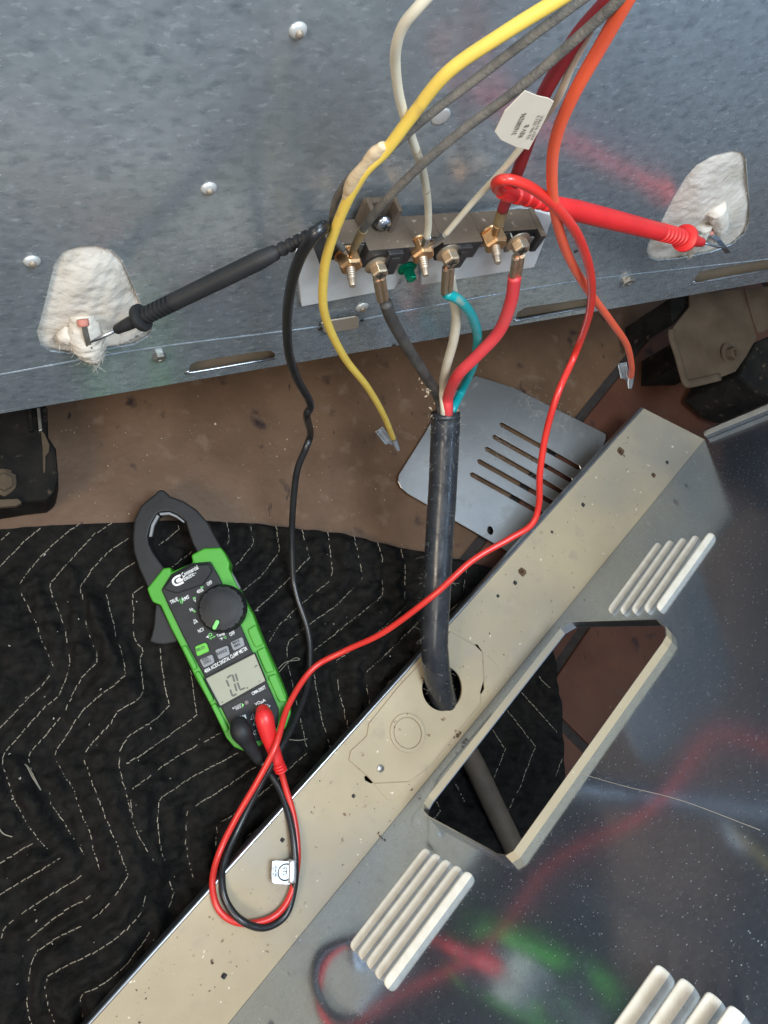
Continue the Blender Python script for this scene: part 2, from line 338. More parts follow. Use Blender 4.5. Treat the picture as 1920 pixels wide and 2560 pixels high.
#SECTION blanket
# ------------------------------------------------------------------ quilted moving blanket
ST = [
 [(22,1326),(0,1348),(-30,1380)], [(101,1317),(55,1355),(0,1411),(-30,1440)],
 [(200,1304),(162,1332),(101,1387),(48,1456),(51,1476),(69,1514),(90,1557),(104,1601),(122,1638),(137,1673),(101,1718),(75,1740),(40,1777),(0,1819),(-30,1850)],
 [(281,1304),(237,1332),(179,1394),(124,1459),(132,1491),(150,1529),(165,1578),(171,1624),(176,1653),(165,1699),(145,1743),(116,1764),(95,1787),(61,1824),(38,1852),(9,1885),(6,1905),(20,1949),(32,1985),(52,2024),(72,2062),(93,2091),(122,2120)],
 [(323,1343),(278,1371),(237,1413),(201,1465),(207,1503),(213,1552),(223,1589),(240,1624),(245,1652),(203,1696),(174,1751),(162,1782),(116,1836),(78,1877),(69,1900),(84,1940),(103,1976)],
 [(124,1979),(126,2010),(156,2047),(185,2094),(214,2134)],
 [(339,1404),(301,1427),(265,1471),(273,1511),(285,1560),(292,1598),(305,1627),(312,1685),(292,1708),(249,1738),(208,1777),(188,1804),(165,1842),(139,1879),(137,1897),(156,1929),(181,1966),(194,2004),(211,2047),(226,2073),(231,2114),(246,2160)],
 [(360,1463),(333,1482),(336,1526),(333,1560),(337,1598),(362,1624),(352,1644),(354,1685),(357,1725),(347,1746),(292,1779),(285,1787),(278,1807),(240,1845),(210,1885),(213,1905),(229,1952),(249,2004),(266,2050),(289,2102),(313,2172),(292,2207),(262,2251),(231,2280)],
 [(402,1621),(409,1682),(417,1728),(425,1765),(399,1790),(318,1839),(298,1874),(294,1908),(304,1952),(318,2004),(327,2047),(347,2091),(379,2143)],
 [(476,1675),(493,1789),(419,1842),(313,1907)], [(554,1833),(429,1900),(328,1965),(321,1990),(325,2030)],
 [(598,1883),(497,1936),(395,1994),(390,2057),(398,2119),(412,2153)], [(641,1917),(554,1977),(468,2028),(463,2100),(475,2168),(485,2194)],
 [(771,1883),(699,1946),(622,2016),(545,2062),(540,2110),(547,2182)], [(699,2033),(617,2095),(617,2134)],
 [(82,2106),(0,2158),(-40,2185)], [(149,2138),(101,2174),(0,2238),(-40,2262)], [(203,2180),(136,2228),(58,2283),(9,2320),(5,2345)],
 [(223,2226),(174,2262),(127,2300),(69,2349)], [(203,2304),(145,2335),(95,2369),(78,2398),(69,2485),(80,2557),(90,2600)],
 [(357,2225),(344,2268),(304,2309),(231,2361),(174,2392),(119,2424),(114,2465),(124,2511),(139,2554),(150,2600)],
 [(370,2317),(347,2355),(304,2401),(246,2439),(200,2465),(203,2514),(208,2557),(215,2600)], [(422,2201),(434,2230),(420,2268)],
 [(569,1305),(576,1348),(567,1363)], [(629,1314),(637,1358),(591,1413)], [(692,1314),(704,1375),(654,1440),(605,1478)],
 [(757,1324),(774,1394),(711,1459),(639,1527)], [(820,1331),(832,1430),(822,1454),(731,1527),(692,1570),(670,1609)],
 [(883,1343),(907,1445),(890,1464),(837,1517),(760,1570),(716,1609),(716,1647),(740,1734),(757,1806),(772,1874)],
 [(945,1355),(957,1396),(960,1488),(899,1536),(779,1633),(789,1686),(808,1792),(832,1874)],
 [(1006,1370),(1018,1421),(1015,1517),(960,1570),(871,1633),(844,1652),(851,1724),(878,1830)],
 [(1056,1546),(991,1613),(916,1681),(921,1724),(931,1768)], [(1170,1421),(1160,1498),(1110,1545)], [(1032,1657),(972,1710)],
 [(1353,1690),(1384,1721)], [(1312,1730),(1400,1830)], [(1276,1775),(1346,1866),(1316,1947),(1262,2051)], [(1240,1825),(1271,1875),(1226,1974)],
 [(1140,1956),(1167,2006)], [(1411,1898),(1393,1943)], [(1097,2006),(1106,2029),(1086,2056)], [(446,1310),(451,1320),(398,1362)], [(482,1377),(430,1417)]]
STW = [np.array([FL.at(x, y, .008)[:2] for x, y in L]) for L in ST]
SEG = np.array([(a, b) for L in STW for a, b in zip(L[:-1], L[1:])])
def seg_dist(P):
    d = np.full(len(P), 9.)
    for a, b in SEG:
        ab = b - a; t = np.clip(((P - a) @ ab) / (ab @ ab + 1e-12), 0, 1); d = np.minimum(d, np.hypot(*(P - a - t[:, None] * ab).T))
    return d
_wv = [(rng.normal(size=2) * s, rng.uniform(0, 6.28), a) for s, a in [(40, .0022)] * 5 + [(110, .0009)] * 9 + [(260, .00065)] * 14 + [(480, .0004)] * 14]
RIDGES = [([(430,1600),(330,1850),(330,1960),(345,2060),(330,2200),(220,2380),(60,2480)], .016, .030), ([(250,2000),(300,2130),(330,2300),(250,2440)], .012, .022),
          ([(330,1460),(370,1560),(430,1650)], .012, .03), ([(0,1960),(120,2130),(200,2200)], .010, .02), ([(890,1380),(760,1480),(700,1620)], .006, .03)]
RW = [(np.array([FL.at(x, y, .01)[:2] for x, y in L]), a, w) for L, a, w in RIDGES]
def bheight(P):
    d = seg_dist(P); h = .004 + .0125 * (1 - np.exp(-(d / .0095) ** 1.2))
    for k, ph, a in _wv: h += a * np.sin(P @ k + ph) * np.clip(d / .004, .25, 1)
    for L, a, w in RW:
        dd = np.full(len(P), 9.)
        for p, q in zip(L[:-1], L[1:]):
            ab = q - p; t = np.clip(((P - p) @ ab) / (ab @ ab), 0, 1); dd = np.minimum(dd, np.hypot(*(P - p - t[:, None] * ab).T))
        h += a * np.exp(-(dd / w) ** 2)
    q = np.column_stack([P, np.zeros(len(P))]) - MT.O; u, v = q @ MT.ex, q @ MT.ey    # the meter presses the cloth down
    zb = MT.O[2] - .030 * MT.ez[2] - (u * 0 + (P - MT.O[:2]) @ MT.ez[:2]) / MT.ez[2]
    w = np.clip((.086 - np.abs(u)) / .018, 0, 1) * np.clip((.135 - np.abs(v)) / .02, 0, 1)
    h = h * (1 - w) + np.minimum(h, zb - .001) * w
    return np.maximum(h, .002)
_te = np.array([FL.at(x, y, .004)[:2] for x, y in [(-300,1330),(-60,1325),(0,1322),(120,1312),(250,1306),(480,1300),(640,1309),(850,1334),(1000,1368),(1120,1392),(1240,1424),(1420,1480)]])
_re = np.array([FL.at(x, y, .004)[:2] for x, y in [(1340,1540),(1385,1640),(1405,1740),(1412,1850),(1413,1930),(1395,2040),(1370,2160),(1330,2400),(1300,2700)]])
xl, yb = -.55, -.62; nx, ny = 420, 420
o1 = np.argsort(_te[:, 0]); o2 = np.argsort(_re[:, 1])
S, T = np.meshgrid(np.linspace(0, 1, nx), np.linspace(0, 1, ny))
yy0 = yb + (np.interp(_re[:, 0].mean(), _te[o1, 0], _te[o1, 1]) - yb) * T
XR = np.interp(yy0, _re[o2, 1], _re[o2, 0]); X = xl + (XR - xl) * S
YT = np.interp(X, _te[o1, 0], _te[o1, 1]); Yg = yb + (YT - yb) * T
Pg = np.stack([X.ravel(), Yg.ravel()], 1); Hh = bheight(Pg)
edge = np.minimum((1 - T.ravel()) * (YT.ravel() - yb), (1 - S.ravel()) * (XR.ravel() - xl)); Hh *= np.clip(.18 + edge / .010, 0, 1) ** .6
bl = thing('moving_blanket', 'black quilted moving blanket with cream zigzag stitching spread on the brown floor', 'blanket', (-.05, -.05, 0))
idx = np.arange(nx * ny).reshape(ny, nx)
build('quilted_cloth', (np.column_stack([Pg, Hh]), np.stack([idx[:-1, :-1], idx[:-1, 1:], idx[1:, 1:], idx[1:, :-1]], -1).reshape(-1, 4)), CLOTH, bl, smooth=True)
dash = []
for L in STW:
    s = np.concatenate([[0], np.cumsum(np.hypot(*np.diff(L, axis=0).T))]); t = 0
    while t < s[-1]:
        if rng.random() < .97:
            a = np.array([np.interp(t + k, s, L[:, 0]) for k in (0, .0038)]); b = np.array([np.interp(t + k, s, L[:, 1]) for k in (0, .0038)])
            P = np.stack([a, b], 1) + rng.normal(size=(2, 2)) * .00025; h = bheight(P)
            dash.append(tube(np.column_stack([P, h + .0004]), .00033, 4, smooth_path=False))
        t += .0049
stuff(build('stitching', join(*dash), THREAD, bl))
for L in ([(62,1910),(75,1925),(102,1975)], [(65,1912),(82,1945),(102,1976)], [(0,2065),(12,2078),(32,2087)], [(694,1672),(715,1655),(745,1650),(738,1645),(722,1655),(696,1680)], [(716,1848),(745,1851),(774,1848)]):
    P = np.array([FL.at(x, y, .012)[:2] for x, y in L]); build('loose_thread', tube(np.column_stack([P, bheight(P) + .002]), .00035, 5, 6), THREAD, bl)

#SECTION cover
# ------------------------------------------------------------------ standing rear cover with its dusty flange
cover = thing('rear_cover_panel', 'bright sheet metal cover panel with louvers, cutout and dusty tan flange at lower right', 'metal panel', (*SP.O[:2], 0))
BM = Plane((0, 0, BEAM_Z), BDIR, np.cross((0, 0, 1), BDIR), (0, 0, 1))
def spuv(L): return [SP.uv(*p) for p in L]
def bmuv(L): return [BM.uv(*p) for p in L]
# flange runs along BDIR from the end cut to beyond the frame; its inner edge meets the panel
def to_uv(p): return ((p - BM.O) @ BM.ex, (p - BM.O) @ BM.ey)
vR = (SP.O - BM.O) @ BM.ey; sgn = 1 if SPN @ BM.ey > 0 else -1
uA = BM.uv(1605, 1015)[0]; uB = BM.uv(1762, 1098)[0]
vL = .5 * (BM.uv(1560, 1066)[1] + BM.uv(420, 2361)[1]); uEnd = BM.uv(245, 2560)[0] - .25
outer = [(uEnd, vR), (uB, vR), (uA, vL), (uEnd, vL)]
HC = BM.uv(1104, 1720); HR = np.linalg.norm(BM.uv(1156, 1720) - BM.uv(1052, 1720)) / 2 * .97
Z8 = lambda x, y: (800 + x / 3.318, 1550 + y / 3.318)
slots = [bmuv([Z8(368,1300), Z8(385,1292), Z8(440,1348), Z8(425,1356), Z8(375,1330)]), bmuv([Z8(1285,203), Z8(1310,203), Z8(1344,258), Z8(1338,266)]),
         bmuv([Z8(1358,505), Z8(1364,570), Z8(1340,612), Z8(1322,600), Z8(1325,560)]), bmuv([Z8(740,1330), Z8(758,1305), Z8(782,1302), Z8(760,1322)])]
build('flange', sheet(BM, outer, [circ(HC, HR, 36)] + slots, 0, .0011), DUST, cover, bevel=.0003, seg=1)
# turned-down lip along the outer edge of the flange
lipv = [BM.w(uEnd, vL, -.0004), BM.w(uA, vL, -.0004)]; od = -BM.ey * (1 if vR > vL else -1)
prof = [(0, 0), (.0012, -.0004), (.0020, -.0014), (.0022, -.010), (.0012, -.010), (.0010, -.0018), (0, -.0011)]
V = [p + od * a + np.array([0, 0, b]) for p in lipv for a, b in prof]; n = len(prof)
build('flange_lip', (V, [(i, (i + 1) % n, (i + 1) % n + n, i + n) for i in range(n)]), STEEL, cover, smooth=True)
# strain-relief plate lying in the flange with the cord hole
pl_out = bmuv([Z8(1075,95), Z8(1285,215), Z8(1338,268), Z8(1350,500), Z8(1322,600), Z8(1325,690), Z8(905,1215), Z8(760,1318), Z8(735,1336), Z8(440,1350), Z8(385,1290), Z8(235,1160), Z8(250,1085), Z8(385,960), Z8(400,860), Z8(640,560)])
kc = BM.uv(1016, 1832); kr = np.linalg.norm(BM.uv(1058, 1832) - BM.uv(974, 1832)) / 2
sp = build('strain_relief_plate', sheet(BM, pl_out, [circ(HC, HR * .99, 36)], .0016, .0015), DUST, cover, bevel=.0003, seg=1)
build('knockout_ring', sheet(BM, circ(kc, kr, 36, kr * 1.08), [circ(kc, kr * .80, 36, kr * .86)], .0030, .0013), DUST, sp, bevel=.0002, seg=1)
build('knockout_disc', sheet(BM, circ(kc, kr * .77, 36, kr * .83), [], .0026, .0009), DUST, sp, bevel=.0002, seg=1)
for t3 in ([Z8(440,1356), Z8(740,1340), Z8(650,1470), Z8(600,1498), Z8(550,1485)], [Z8(1350,265), Z8(1470,378), Z8(1478,432), Z8(1366,560)]):
    build('locating_tab', sheet(BM, bmuv(t3), [], .0007, .0006), DUST, cover, bevel=.0002, seg=1)
sc = BM.at(*Z8(500, 1232), .0017)
build('plate_screw', join(lathe(sc, (0, 0, 1), [(0, .0028), (.0008, .0028), (.0012, .0022)], 16), ), PLATE, sp, auto=40)
for x_, y_, r_ in ((1458,1262,.0016),(1288,1457,.0016),(1306,1430,.0030),(1552,1128,.0032),(1634,1188,.0020),(1668,1156,.0015),(1245,1490,.0012),(1380,1330,.0011),(1535,1425,.0010),(706,2100,.0013),(560,2440,.0016),(884,1990,.0012),(1165,1655,.0014)):
    p_ = BM.at(x_, y_, .0002); ph = build('pilot_hole', lathe(p_, (0, 0, 1), [(0, r_ * 1.25), (.0004, r_ * 1.1), (.0004, r_ * .8), (-.0004, r_ * .6)], 14, wave=lambda j, k: 1 + .12 * math.sin(j * 1.7)), CRUMBD if r_ > .0018 else BLOCKD, cover, smooth=True)
# panel
sA = (BM.w(uB, vR) - SP.O) @ SP.ex; sB = (BM.w(uEnd, vR) - SP.O) @ SP.ex
OPEN = [(1081,2005),(1070,2024),(1070,2042),(1082,2056),(1235,2140),(1258,2154),(1280,2157),(1300,2145),(1670,1622),(1680,1604),(1678,1582),(1655,1562),(1440,1566),(1412,1582)]
op = spuv(OPEN)
def inset_clean(l): return [tuple(p) for p in l]
build('panel', sheet(SP, [(sB, BEAM_Z - .0005), (sA, BEAM_Z - .0005), (sA, .62), (sB, .62)], [inset_clean(op)], 0, .001), COVER, cover)
LIP = .0056; m = len(op)
V = [SP.w(p[0], p[1], h) for h in (0.0, LIP * .6, LIP) for p in op]; ctr = np.mean(op, 0)
oi = [np.array(p) + (ctr - p) / np.linalg.norm(ctr - p) * .0009 for p in op]
V += [SP.w(p[0], p[1], h) for h in (LIP, 0.0) for p in oi]
Fc = [(r * m + i, r * m + (i + 1) % m, (r + 1) * m + (i + 1) % m, (r + 1) * m + i) for r in range(4) for i in range(m)]
build('cutout_lip', (V, Fc), [STEEL, DUST], cover, midx=lambda p: 1 if abs(p.normal.z) > .6 else 0)
# side flange of the panel, at the far end
V = []
for t in (BEAM_Z + .004, .60):
    for a, h in ((0, 0), (.0035, .0025), (.0055, .006), (.0045, .009), (.0015, .009), (-.001, .0045)): V.append(SP.w(sA + a - .001, t, h))
build('side_hem', (V, [(i, (i + 1) % 6, (i + 1) % 6 + 6, i + 6) for i in range(6)] + [(5,4,3,2,1,0)]), STEEL, cover, bevel=.0006)
# louvers
def louver(a, b, pr=.0046):
    A, B = np.array(SP.uv(*a, pr * .6)), np.array(SP.uv(*b, pr * .6)); tm = (A[1] + B[1]) / 2
    if A[0] > B[0]: A, B = B, A
    sec = [(.0012, 0), (.0009, .40), (.0005, .80), (-.0001, .97), (-.0008, 1.0), (-.0014, .95), (-.0016, .6), (-.0016, 0)]
    V, Fc, n, k = [], [], 26, len(sec)
    for i in range(n):
        t = .5 - .5 * math.cos(math.pi * i / (n - 1)); e = max(1 - abs(2 * t - 1) ** 34, 0) ** .5
        for dv, hh in sec: V.append(SP.w(A[0] + (B[0] - A[0]) * t, A[1] + (B[1] - A[1]) * t + dv * (.3 + .7 * e), pr * hh * e))
    Fc = [(i * k + j, i * k + j + 1, (i + 1) * k + j + 1, (i + 1) * k + j) for i in range(n - 1) for j in range(k - 1)]
    build('louver', (V, Fc), DUSTL, cover, smooth=True)
for a, b in zip([(876,2370),(896,2391),(917,2414),(938,2439),(960,2463)], [(1068,2120),(1093,2133),(1118,2148),(1145,2163),(1172,2178)]): louver(a, b)
for a, b in zip([(1522,1528),(1552,1530),(1581,1528),(1612,1525),(1643,1521)], [(1648,1356),(1678,1350),(1710,1344),(1741,1338),(1779,1331)]): louver(a, b)
for a, b in zip([(1500,2640),(1575,2660),(1650,2680),(1715,2700)], [(1658,2416),(1719,2450),(1786,2485),(1843,2520)]): louver(a, b, .0056)
# scratches
for L in ([(1455,1935),(1560,1965),(1700,2000),(1900,2075)],):
    build('scratch', tube([SP.at(x, y, .0001) for x, y in L], .00012, 5, 6), DUSTL, cover)

#SECTION vent
# ------------------------------------------------------------------ loose slotted vent plate lying on the floor
VP = Plane(FL.at(1140, 1200, .006), (1, 0, 0), (0, 1, 0), (0, 0, 1))
vo = [VP.uv(*p) for p in [(995,1203),(997,1188),(1066,1078),(1105,1003),(1190,940),(1281,968),(1500,1077),(1515,1086),(1514,1098),(1440,1300),(1290,1385),(1269,1378),(1020,1234),(1003,1220)]]
vh = []
for a, b in [((1254,1061),(1447,1169)), ((1236,1092),(1428,1201)), ((1217,1122),(1409,1232)), ((1198,1153),(1386,1259)), ((1180,1186),(1358,1286))]:
    A, B = np.array(VP.uv(*a)), np.array(VP.uv(*b)); d = un(B - A); q = np.array([-d[1], d[0]]) * .0026
    vh.append([tuple(x) for x in (A - q, A - d * .0025, A + q, B + q, B + d * .0025, B - q)])
vh.append(circ(VP.uv(1226, 1326), .0033, 14, .0042))
vent = tag(build('vent_plate', sheet(VP, [tuple(p) for p in vo], vh, 0, .001), VENTM, bevel=.0003, seg=1), 'loose dark steel vent plate with five slots lying on the brown floor', 'vent plate')

fz = []
for cx_, cy_, sd_, k_ in ((1330, 1010, 30, 60), (1400, 1060, 35, 60), (1240, 1110, 28, 50), (1330, 1150, 40, 60)):
    for i in range(k_):
        p = VP.at(cx_ + rng.normal() * sd_, cy_ + rng.normal() * sd_ * .6, .0005); q = rng.normal(size=3) * .0035; q[2] = abs(q[2]) * .25
        fz.append(tube([p, p + q * .5 + np.array([0, 0, .0006]) + rng.normal(size=3) * .0006, p + q], .00007, 3, smooth_path=False))
stuff(build('lint', join(*fz), LINT, vent))

#SECTION range
# ------------------------------------------------------------------ galvanised back of the range
rb = thing('range_back', 'galvanised sheet metal back of an electric range with insulation windows and slots', 'range', tuple(OV.at(960, 870)))
def ovuv(L, h=0): return [tuple(OV.uv(x, y, h)) for x, y in L]
WL = [(93,832),(107,786),(124,716),(139,658),(159,629),(197,618),(243,617),(278,627),(304,653),(330,710),(347,751),(376,809),(379,829),(370,841),(336,861),(255,875),(179,884),(127,878),(101,861)]
WR = [(1617,625),(1623,607),(1656,551),(1682,499),(1716,442),(1743,412),(1786,388),(1829,378),(1855,382),(1864,395),(1868,447),(1873,503),(1873,555),(1860,586),(1829,612),(1777,631),(1699,646),(1647,651),(1625,644)]
SLT = [[(472,927),(478,912),(492,904),(648,879),(674,877),(688,886),(688,895),(480,931)], [(1289,798),(1296,780),(1313,770),(1460,748),(1482,746),(1490,755),(1480,766),(1300,800)], [(1736,703),(1742,688),(1751,679),(1920,649),(2000,637),(2010,660),(1920,674),(1742,708)]]
lo = OV.uv(-150, 1062); hi = OV.uv(2080, 678)
bl0 = OV.uv(0, 1035)[1]; br0 = OV.uv(1920, 705)[1]
uo = [(lo[0] - .1, bl0), (hi[0] + .1, br0), (hi[0] + .1, br0 + .75), (lo[0] - .1, bl0 + .75)]
build('sheet', sheet(OV, uo, [ovuv(WL), ovuv(WR)] + [ovuv(s) for s in SLT], 0, .0012), GALV, rb, bevel=.0004, seg=1)
build('bottom_return', boxp(OV, uo[0][0], uo[1][0], min(bl0, br0) + .0002, min(bl0, br0) + .0014, -.03, -.0014), DARKM, rb)
build('inner_sheet', boxp(OV, uo[0][0], uo[1][0], bl0 + .001, bl0 + .05, -.0065, -.0055), TANM, rb)
build('range_body', boxp(OV, uo[0][0], uo[1][0], bl0 + .052, bl0 + .74, -.42, -.03), DARKM, rb)
build('crease', tube([OV.at(x, y, -.0009) for x, y in [(-150,955),(0,933),(370,868),(810,812),(1040,770),(1400,707),(1650,676),(1916,646),(2080,622)]], .0014, 8, 10), GALV, rb, smooth=True)
for s in SLT:
    a = [OV.at(*p, .0002) for p in s[5:8]]
# embossed slot rims
for s in SLT:
    build('slot_rim', tube([OV.at(x, y, -.0003) for x, y in s[6:] + s[:1]], .0009, 6, 4), STEEL, rb, smooth=True)
    
def wool(name, W, bulge, seed, lab, cshift=(0, 0)):
    P = np.array(ovuv(W)); P = smooth_loop(P, 5); c = P.mean(0) + np.array(cshift); V, Fc = [], []; K = 26; n = len(P); r2 = np.random.default_rng(seed)
    ks = [(r2.normal(size=2) * s, r2.uniform(0, 6.28), a) for s, a in [(45, .0005)] * 5 + [(110, .00028)] * 8 + [(420, .00010)] * 12]
    for k in range(K + 1):
        t = k / K; Q = c + (P - c) * (1 - t) * 1.12
        h = -.0030 + bulge * .8 * min(1, t * 1.8) ** .8 + min(1, t * 4) * sum(a * np.sin(Q @ q + ph) for q, ph, a in ks)
        V += [OV.w(q[0], q[1], hh) for q, hh in zip(Q, h)]
    Fc = [(k * n + i, k * n + (i + 1) % n, (k + 1) * n + (i + 1) % n, (k + 1) * n + i) for k in range(K) for i in range(n)]
    o = build(name, (V, Fc), WOOL, rb, smooth=True); o['label'] = lab
    fz = []
    for i in range(80):
        j = r2.integers(n); q = c + (P[j] - c) * (1 - abs(r2.normal()) * .14); d = r2.normal(size=2) * .0017; h = -.001 + abs(r2.normal()) * .0012
        fz.append(tube([OV.w(*q, h - .002), OV.w(*(q + d * .5), h + .0006), OV.w(*(q + d), h)], .00005, 3, smooth_path=False))
    stuff(build('fibre_fuzz', join(*fz), WOOL, o))
    return o
wl = wool('insulation', WL, .0042, 3, 'cream fibre insulation in the left window of the range back')
wr = wool('insulation', WR, .0036, 5, 'white fibre insulation with brown stains in the right window of the range back')
def tuft(path, r, par):
    V, Fc = tube([OV.at(x, y, h) for x, y, h in path], r, 18, 8)
    V = V + rng.normal(size=V.shape) * .0004; build('insulation_tuft', (V, Fc), WOOL, par, smooth=True)
    fz = []
    for i in range(170):
        p = V[rng.integers(len(V))]; d = rng.normal(size=3) * .0022 + np.array([0, 0, -.0015]); fz.append(tube([p, p + d * .5 + OV.ez * .0004, p + d], .00005, 3, smooth_path=False))
    stuff(build('fibre_fuzz', join(*fz), WOOL, par))
tuft([(205,790,.0005), (213,830,.004), (222,862,.006), (232,885,.007), (240,906,.006)], [.005, .0078, .0078, .0055, .0012], wl)
tuft([(1760,560,.001), (1740,600,.003), (1725,635,.003)], [.006, .0055, .0025], wr)
tuft([(1790,520,.001), (1800,560,.003), (1790,600,.003)], [.006, .0055, .002], wr)
tuft([(150,845,.000), (180,838,.003), (280,840,.003), (350,822,.000)], [.003, .0045, .0045, .003], wl)
# element terminals poking out of the insulation
def blade(name, L, wpx, col, par, lab):
    t = thing(name, lab, 'terminal', tuple(OV.at(L[-1][0], L[-1][1], L[-1][2])))
    P = [OV.at(*p) for p in L]; W = OV.ex * depth_r(P[0], wpx); N2 = OV.ez * .0004
    V, Fc = [], []
    for p in P: V += [p - W - N2, p + W - N2, p + W + N2, p - W + N2]
    k = len(P)
    for i in range(k - 1): Fc += [(i * 4 + j, i * 4 + (j + 1) % 4, i * 4 + 4 + (j + 1) % 4, i * 4 + 4 + j) for j in range(4)]
    Fc += [(3, 2, 1, 0), tuple(range(k * 4 - 4, k * 4))]
    build('blade', (V, Fc), col, t, bevel=.0002, seg=1)
    build('insulator', lathe(P[0] - OV.ez * .003, OV.ez * .8 - OV.ey * .6, [(0, .0027), (.0028, .0027), (.0034, .002)], 16), par, t, smooth=True)
PINK = mat('pink_ceramic', (.42, .16, .12), .8)
blade('element_terminal', [(210,812,.009), (216,840,.011), (223,868,.012), (226,878,.012)], 14, PLATE, PINK, 'flat element terminal with pink insulator touched by the black probe')
blade('element_terminal', [(1780,585,.006), (1795,600,.009), (1808,616,.011), (1820,632,.010)], 22, STEEL, PINK, 'bent bright element terminal touched by the red probe')
# screws, rivets and holes on the sheet
def pan(x, y, wpx, m, nm='screw', par=rb, cross=True, dome=.45, h=0):
    p = OV.at(x, y, h); r = depth_r(p, wpx)
    o = build(nm, lathe(p, OV.ez, [(-.0006, r * 1.0), (r * .12, r), (r * dome * .7, r * .8), (r * dome, r * .45), (r * dome * 1.04, r * .1)], 20), m, par, smooth=True)
    if cross:
        for d in (OV.ex, OV.ey):
            e = np.cross(OV.ez, d); q = p + OV.ez * r * dome * .98
            build('slot', prism([q + d * r * .42 + e * r * .09, q - d * r * .42 + e * r * .09, q - d * r * .42 - e * r * .09, q + d * r * .42 - e * r * .09], OV.ez * r * .08), BLOCKD, o)
    return o
def collar_screw(x, y, w):
    p = OV.at(x, y); r = depth_r(p, w)
    o = build('dimple', lathe(p, OV.ez, [(-.0008, r * 1.15), (.0005, r), (.0012, r * .75), (.0014, r * .5)], 20), RIVET, rb, smooth=True)
    build('screw_tip', lathe(p, OV.ez, [(.0008, r * .45), (.0024, r * .42), (.0028, r * .25)], 12), STUD, o, auto=40)
collar_screw(745, 76, 46); collar_screw(522, 471, 40); collar_screw(80, 653, 40); collar_screw(905, 768, 34)
pan(1102, 291, 52, RIVET, 'rivet', cross=False, dome=.22)
for x, y in ((397, 887), (1568, 697)):
    p = OV.at(x, y); r = depth_r(p, 34)
    build('hex_nut', lathe(p, OV.ez, [(-.001, r), (r * .75, r), (r * .85, r * .8), (r * .85, r * .4), (r * .3, r * .36)], 6), PLATE, rb, bevel=.0002)
tb = prism([OV.at(*p, .0035) for p in [(803,809),(816,804),(890,792),(898,796),(898,818),(886,823),(822,834),(810,832)]], -OV.ez * .0012)
build('lanced_tab', tb, mat('tab_tan', (.40, .34, .27), .45, .5), rb, bevel=.0006)
for x, y in ((800,822),(904,800),(985,862),(1108,733),(1440,628)):
    p = OV.at(x, y, .0001); r = depth_r(p, 12); build('small_hole', lathe(p, OV.ez, [(0, r), (.0004, r * .9)], 10), BLOCKD, rb)

#SECTION block
# ------------------------------------------------------------------ terminal block
tbk = thing('terminal_block', 'dusty brown three pole terminal block with brass nuts on a white pad', 'terminal block', tuple(OV.at(1090, 680)))
PO = [(740,630),(755,766),(870,744),(985,722),(1003,690),(1006,640),(1052,636),(1054,712),(1190,691),(1335,668),(1358,610),(1382,540),(1340,528),(1100,560),(860,600)]
build('pad', sheet(OV, ovuv(PO, .003), [], .003, .0028), PADM, tbk, bevel=.0006)
BH = .0185
def bq(L): return [OV.at(x, y, h) for x, y, h in L]
# body: back ledge plus three stepped bays, section swept along the block
def bay(P, H0, H1, nm='body', m=(BLOCKT, BLOCKD)):
    return build(nm, prism([OV.at(x, y, H1) for x, y in P], -OV.ez * (H1 - H0)), list(m), tbk, bevel=.0007, midx=lambda p: 0 if (np.array(p.normal) @ OV.ey > .4 or np.array(p.normal) @ OV.ez > .9 and nm == 'rib') else 1)
# traced front outline (at height BH) of the whole body, and the pockets in front of it
body = [(828,618),(1013,634),(1016,600)]
FT = [(826,622),(905,606),(908,640),(1014,636),(1016,608),(1090,594),(1092,630),(1190,612),(1192,584),(1262,570),(1264,598),(1352,583)]
def front(L, H1): return [OV.uv(x, y, H1) for x, y in L]
top = front([(826,622),(1016,622),(1190,600),(1352,580)], BH)
vt = np.mean([p[1] - 0 for p in top]); u0, u1 = top[0][0], top[-1][0]
slope = (top[-1][1] - top[0][1]) / (u1 - u0)
def vv(u): return top[0][1] + slope * (u - u0)
def bx(ua, ub, va, vb, h0, h1, m, nm='body', par=None, **k):
    P = [OV.w(ua, vv(ua) + va, h1), OV.w(ub, vv(ub) + va, h1), OV.w(ub, vv(ub) + vb, h1), OV.w(ua, vv(ua) + vb, h1)]
    return build(nm, prism(P, -OV.ez * (h1 - h0)), m, par or tbk, **k)
UP = lambda p: 0 if np.array(p.normal) @ OV.ey > .5 or np.array(p.normal) @ OV.ez > .97 and p.center.z > 99 else 1
bx(u0, u1, -.012, .0, .003, BH - .002, [BLOCKT, BLOCKD], 'back_wall', bevel=.0005, midx=UP)
uof = lambda x, y, h=BH: OV.uv(x, y, h)[0]
tops = [((826,622),(905,606)), ((1018,612),(1092,594)), ((1192,584),(1264,570))]
# top ledge pieces between the pockets reach further forward
bx(uof(905,640), uof(1016,640), -.013, .0004, .003, BH + .003, [BLOCKT, BLOCKD], 'bay_wall', bevel=.0006, midx=UP)
bx(uof(1092,620), uof(1190,612), -.013, .0004, .003, BH + .003, [BLOCKT, BLOCKD], 'bay_wall', bevel=.0006, midx=UP)
bx(uof(1340,590), uof(1354,590), -.013, .0004, .003, BH + .003, [BLOCKT, BLOCKD], 'bay_wall', bevel=.0006, midx=UP)
bx(uof(824,622), uof(832,622), -.016, .0004, .003, BH + .001, [BLOCKT, BLOCKD], 'bay_wall', bevel=.0006, midx=UP)
for x in (985, 1148):   # dark barrier posts
    c = uof(x, 640, BH + .004); bx(c - .0042, c + .0042, -.0175, -.0006, .004, BH + .0055, BLOCKD, 'barrier', bevel=.0006)
    bx(c - .0022, c + .0022, -.016, -.003, BH + .0054, BH + .0062, BLOCKD, 'barrier_rib', bevel=.0003)
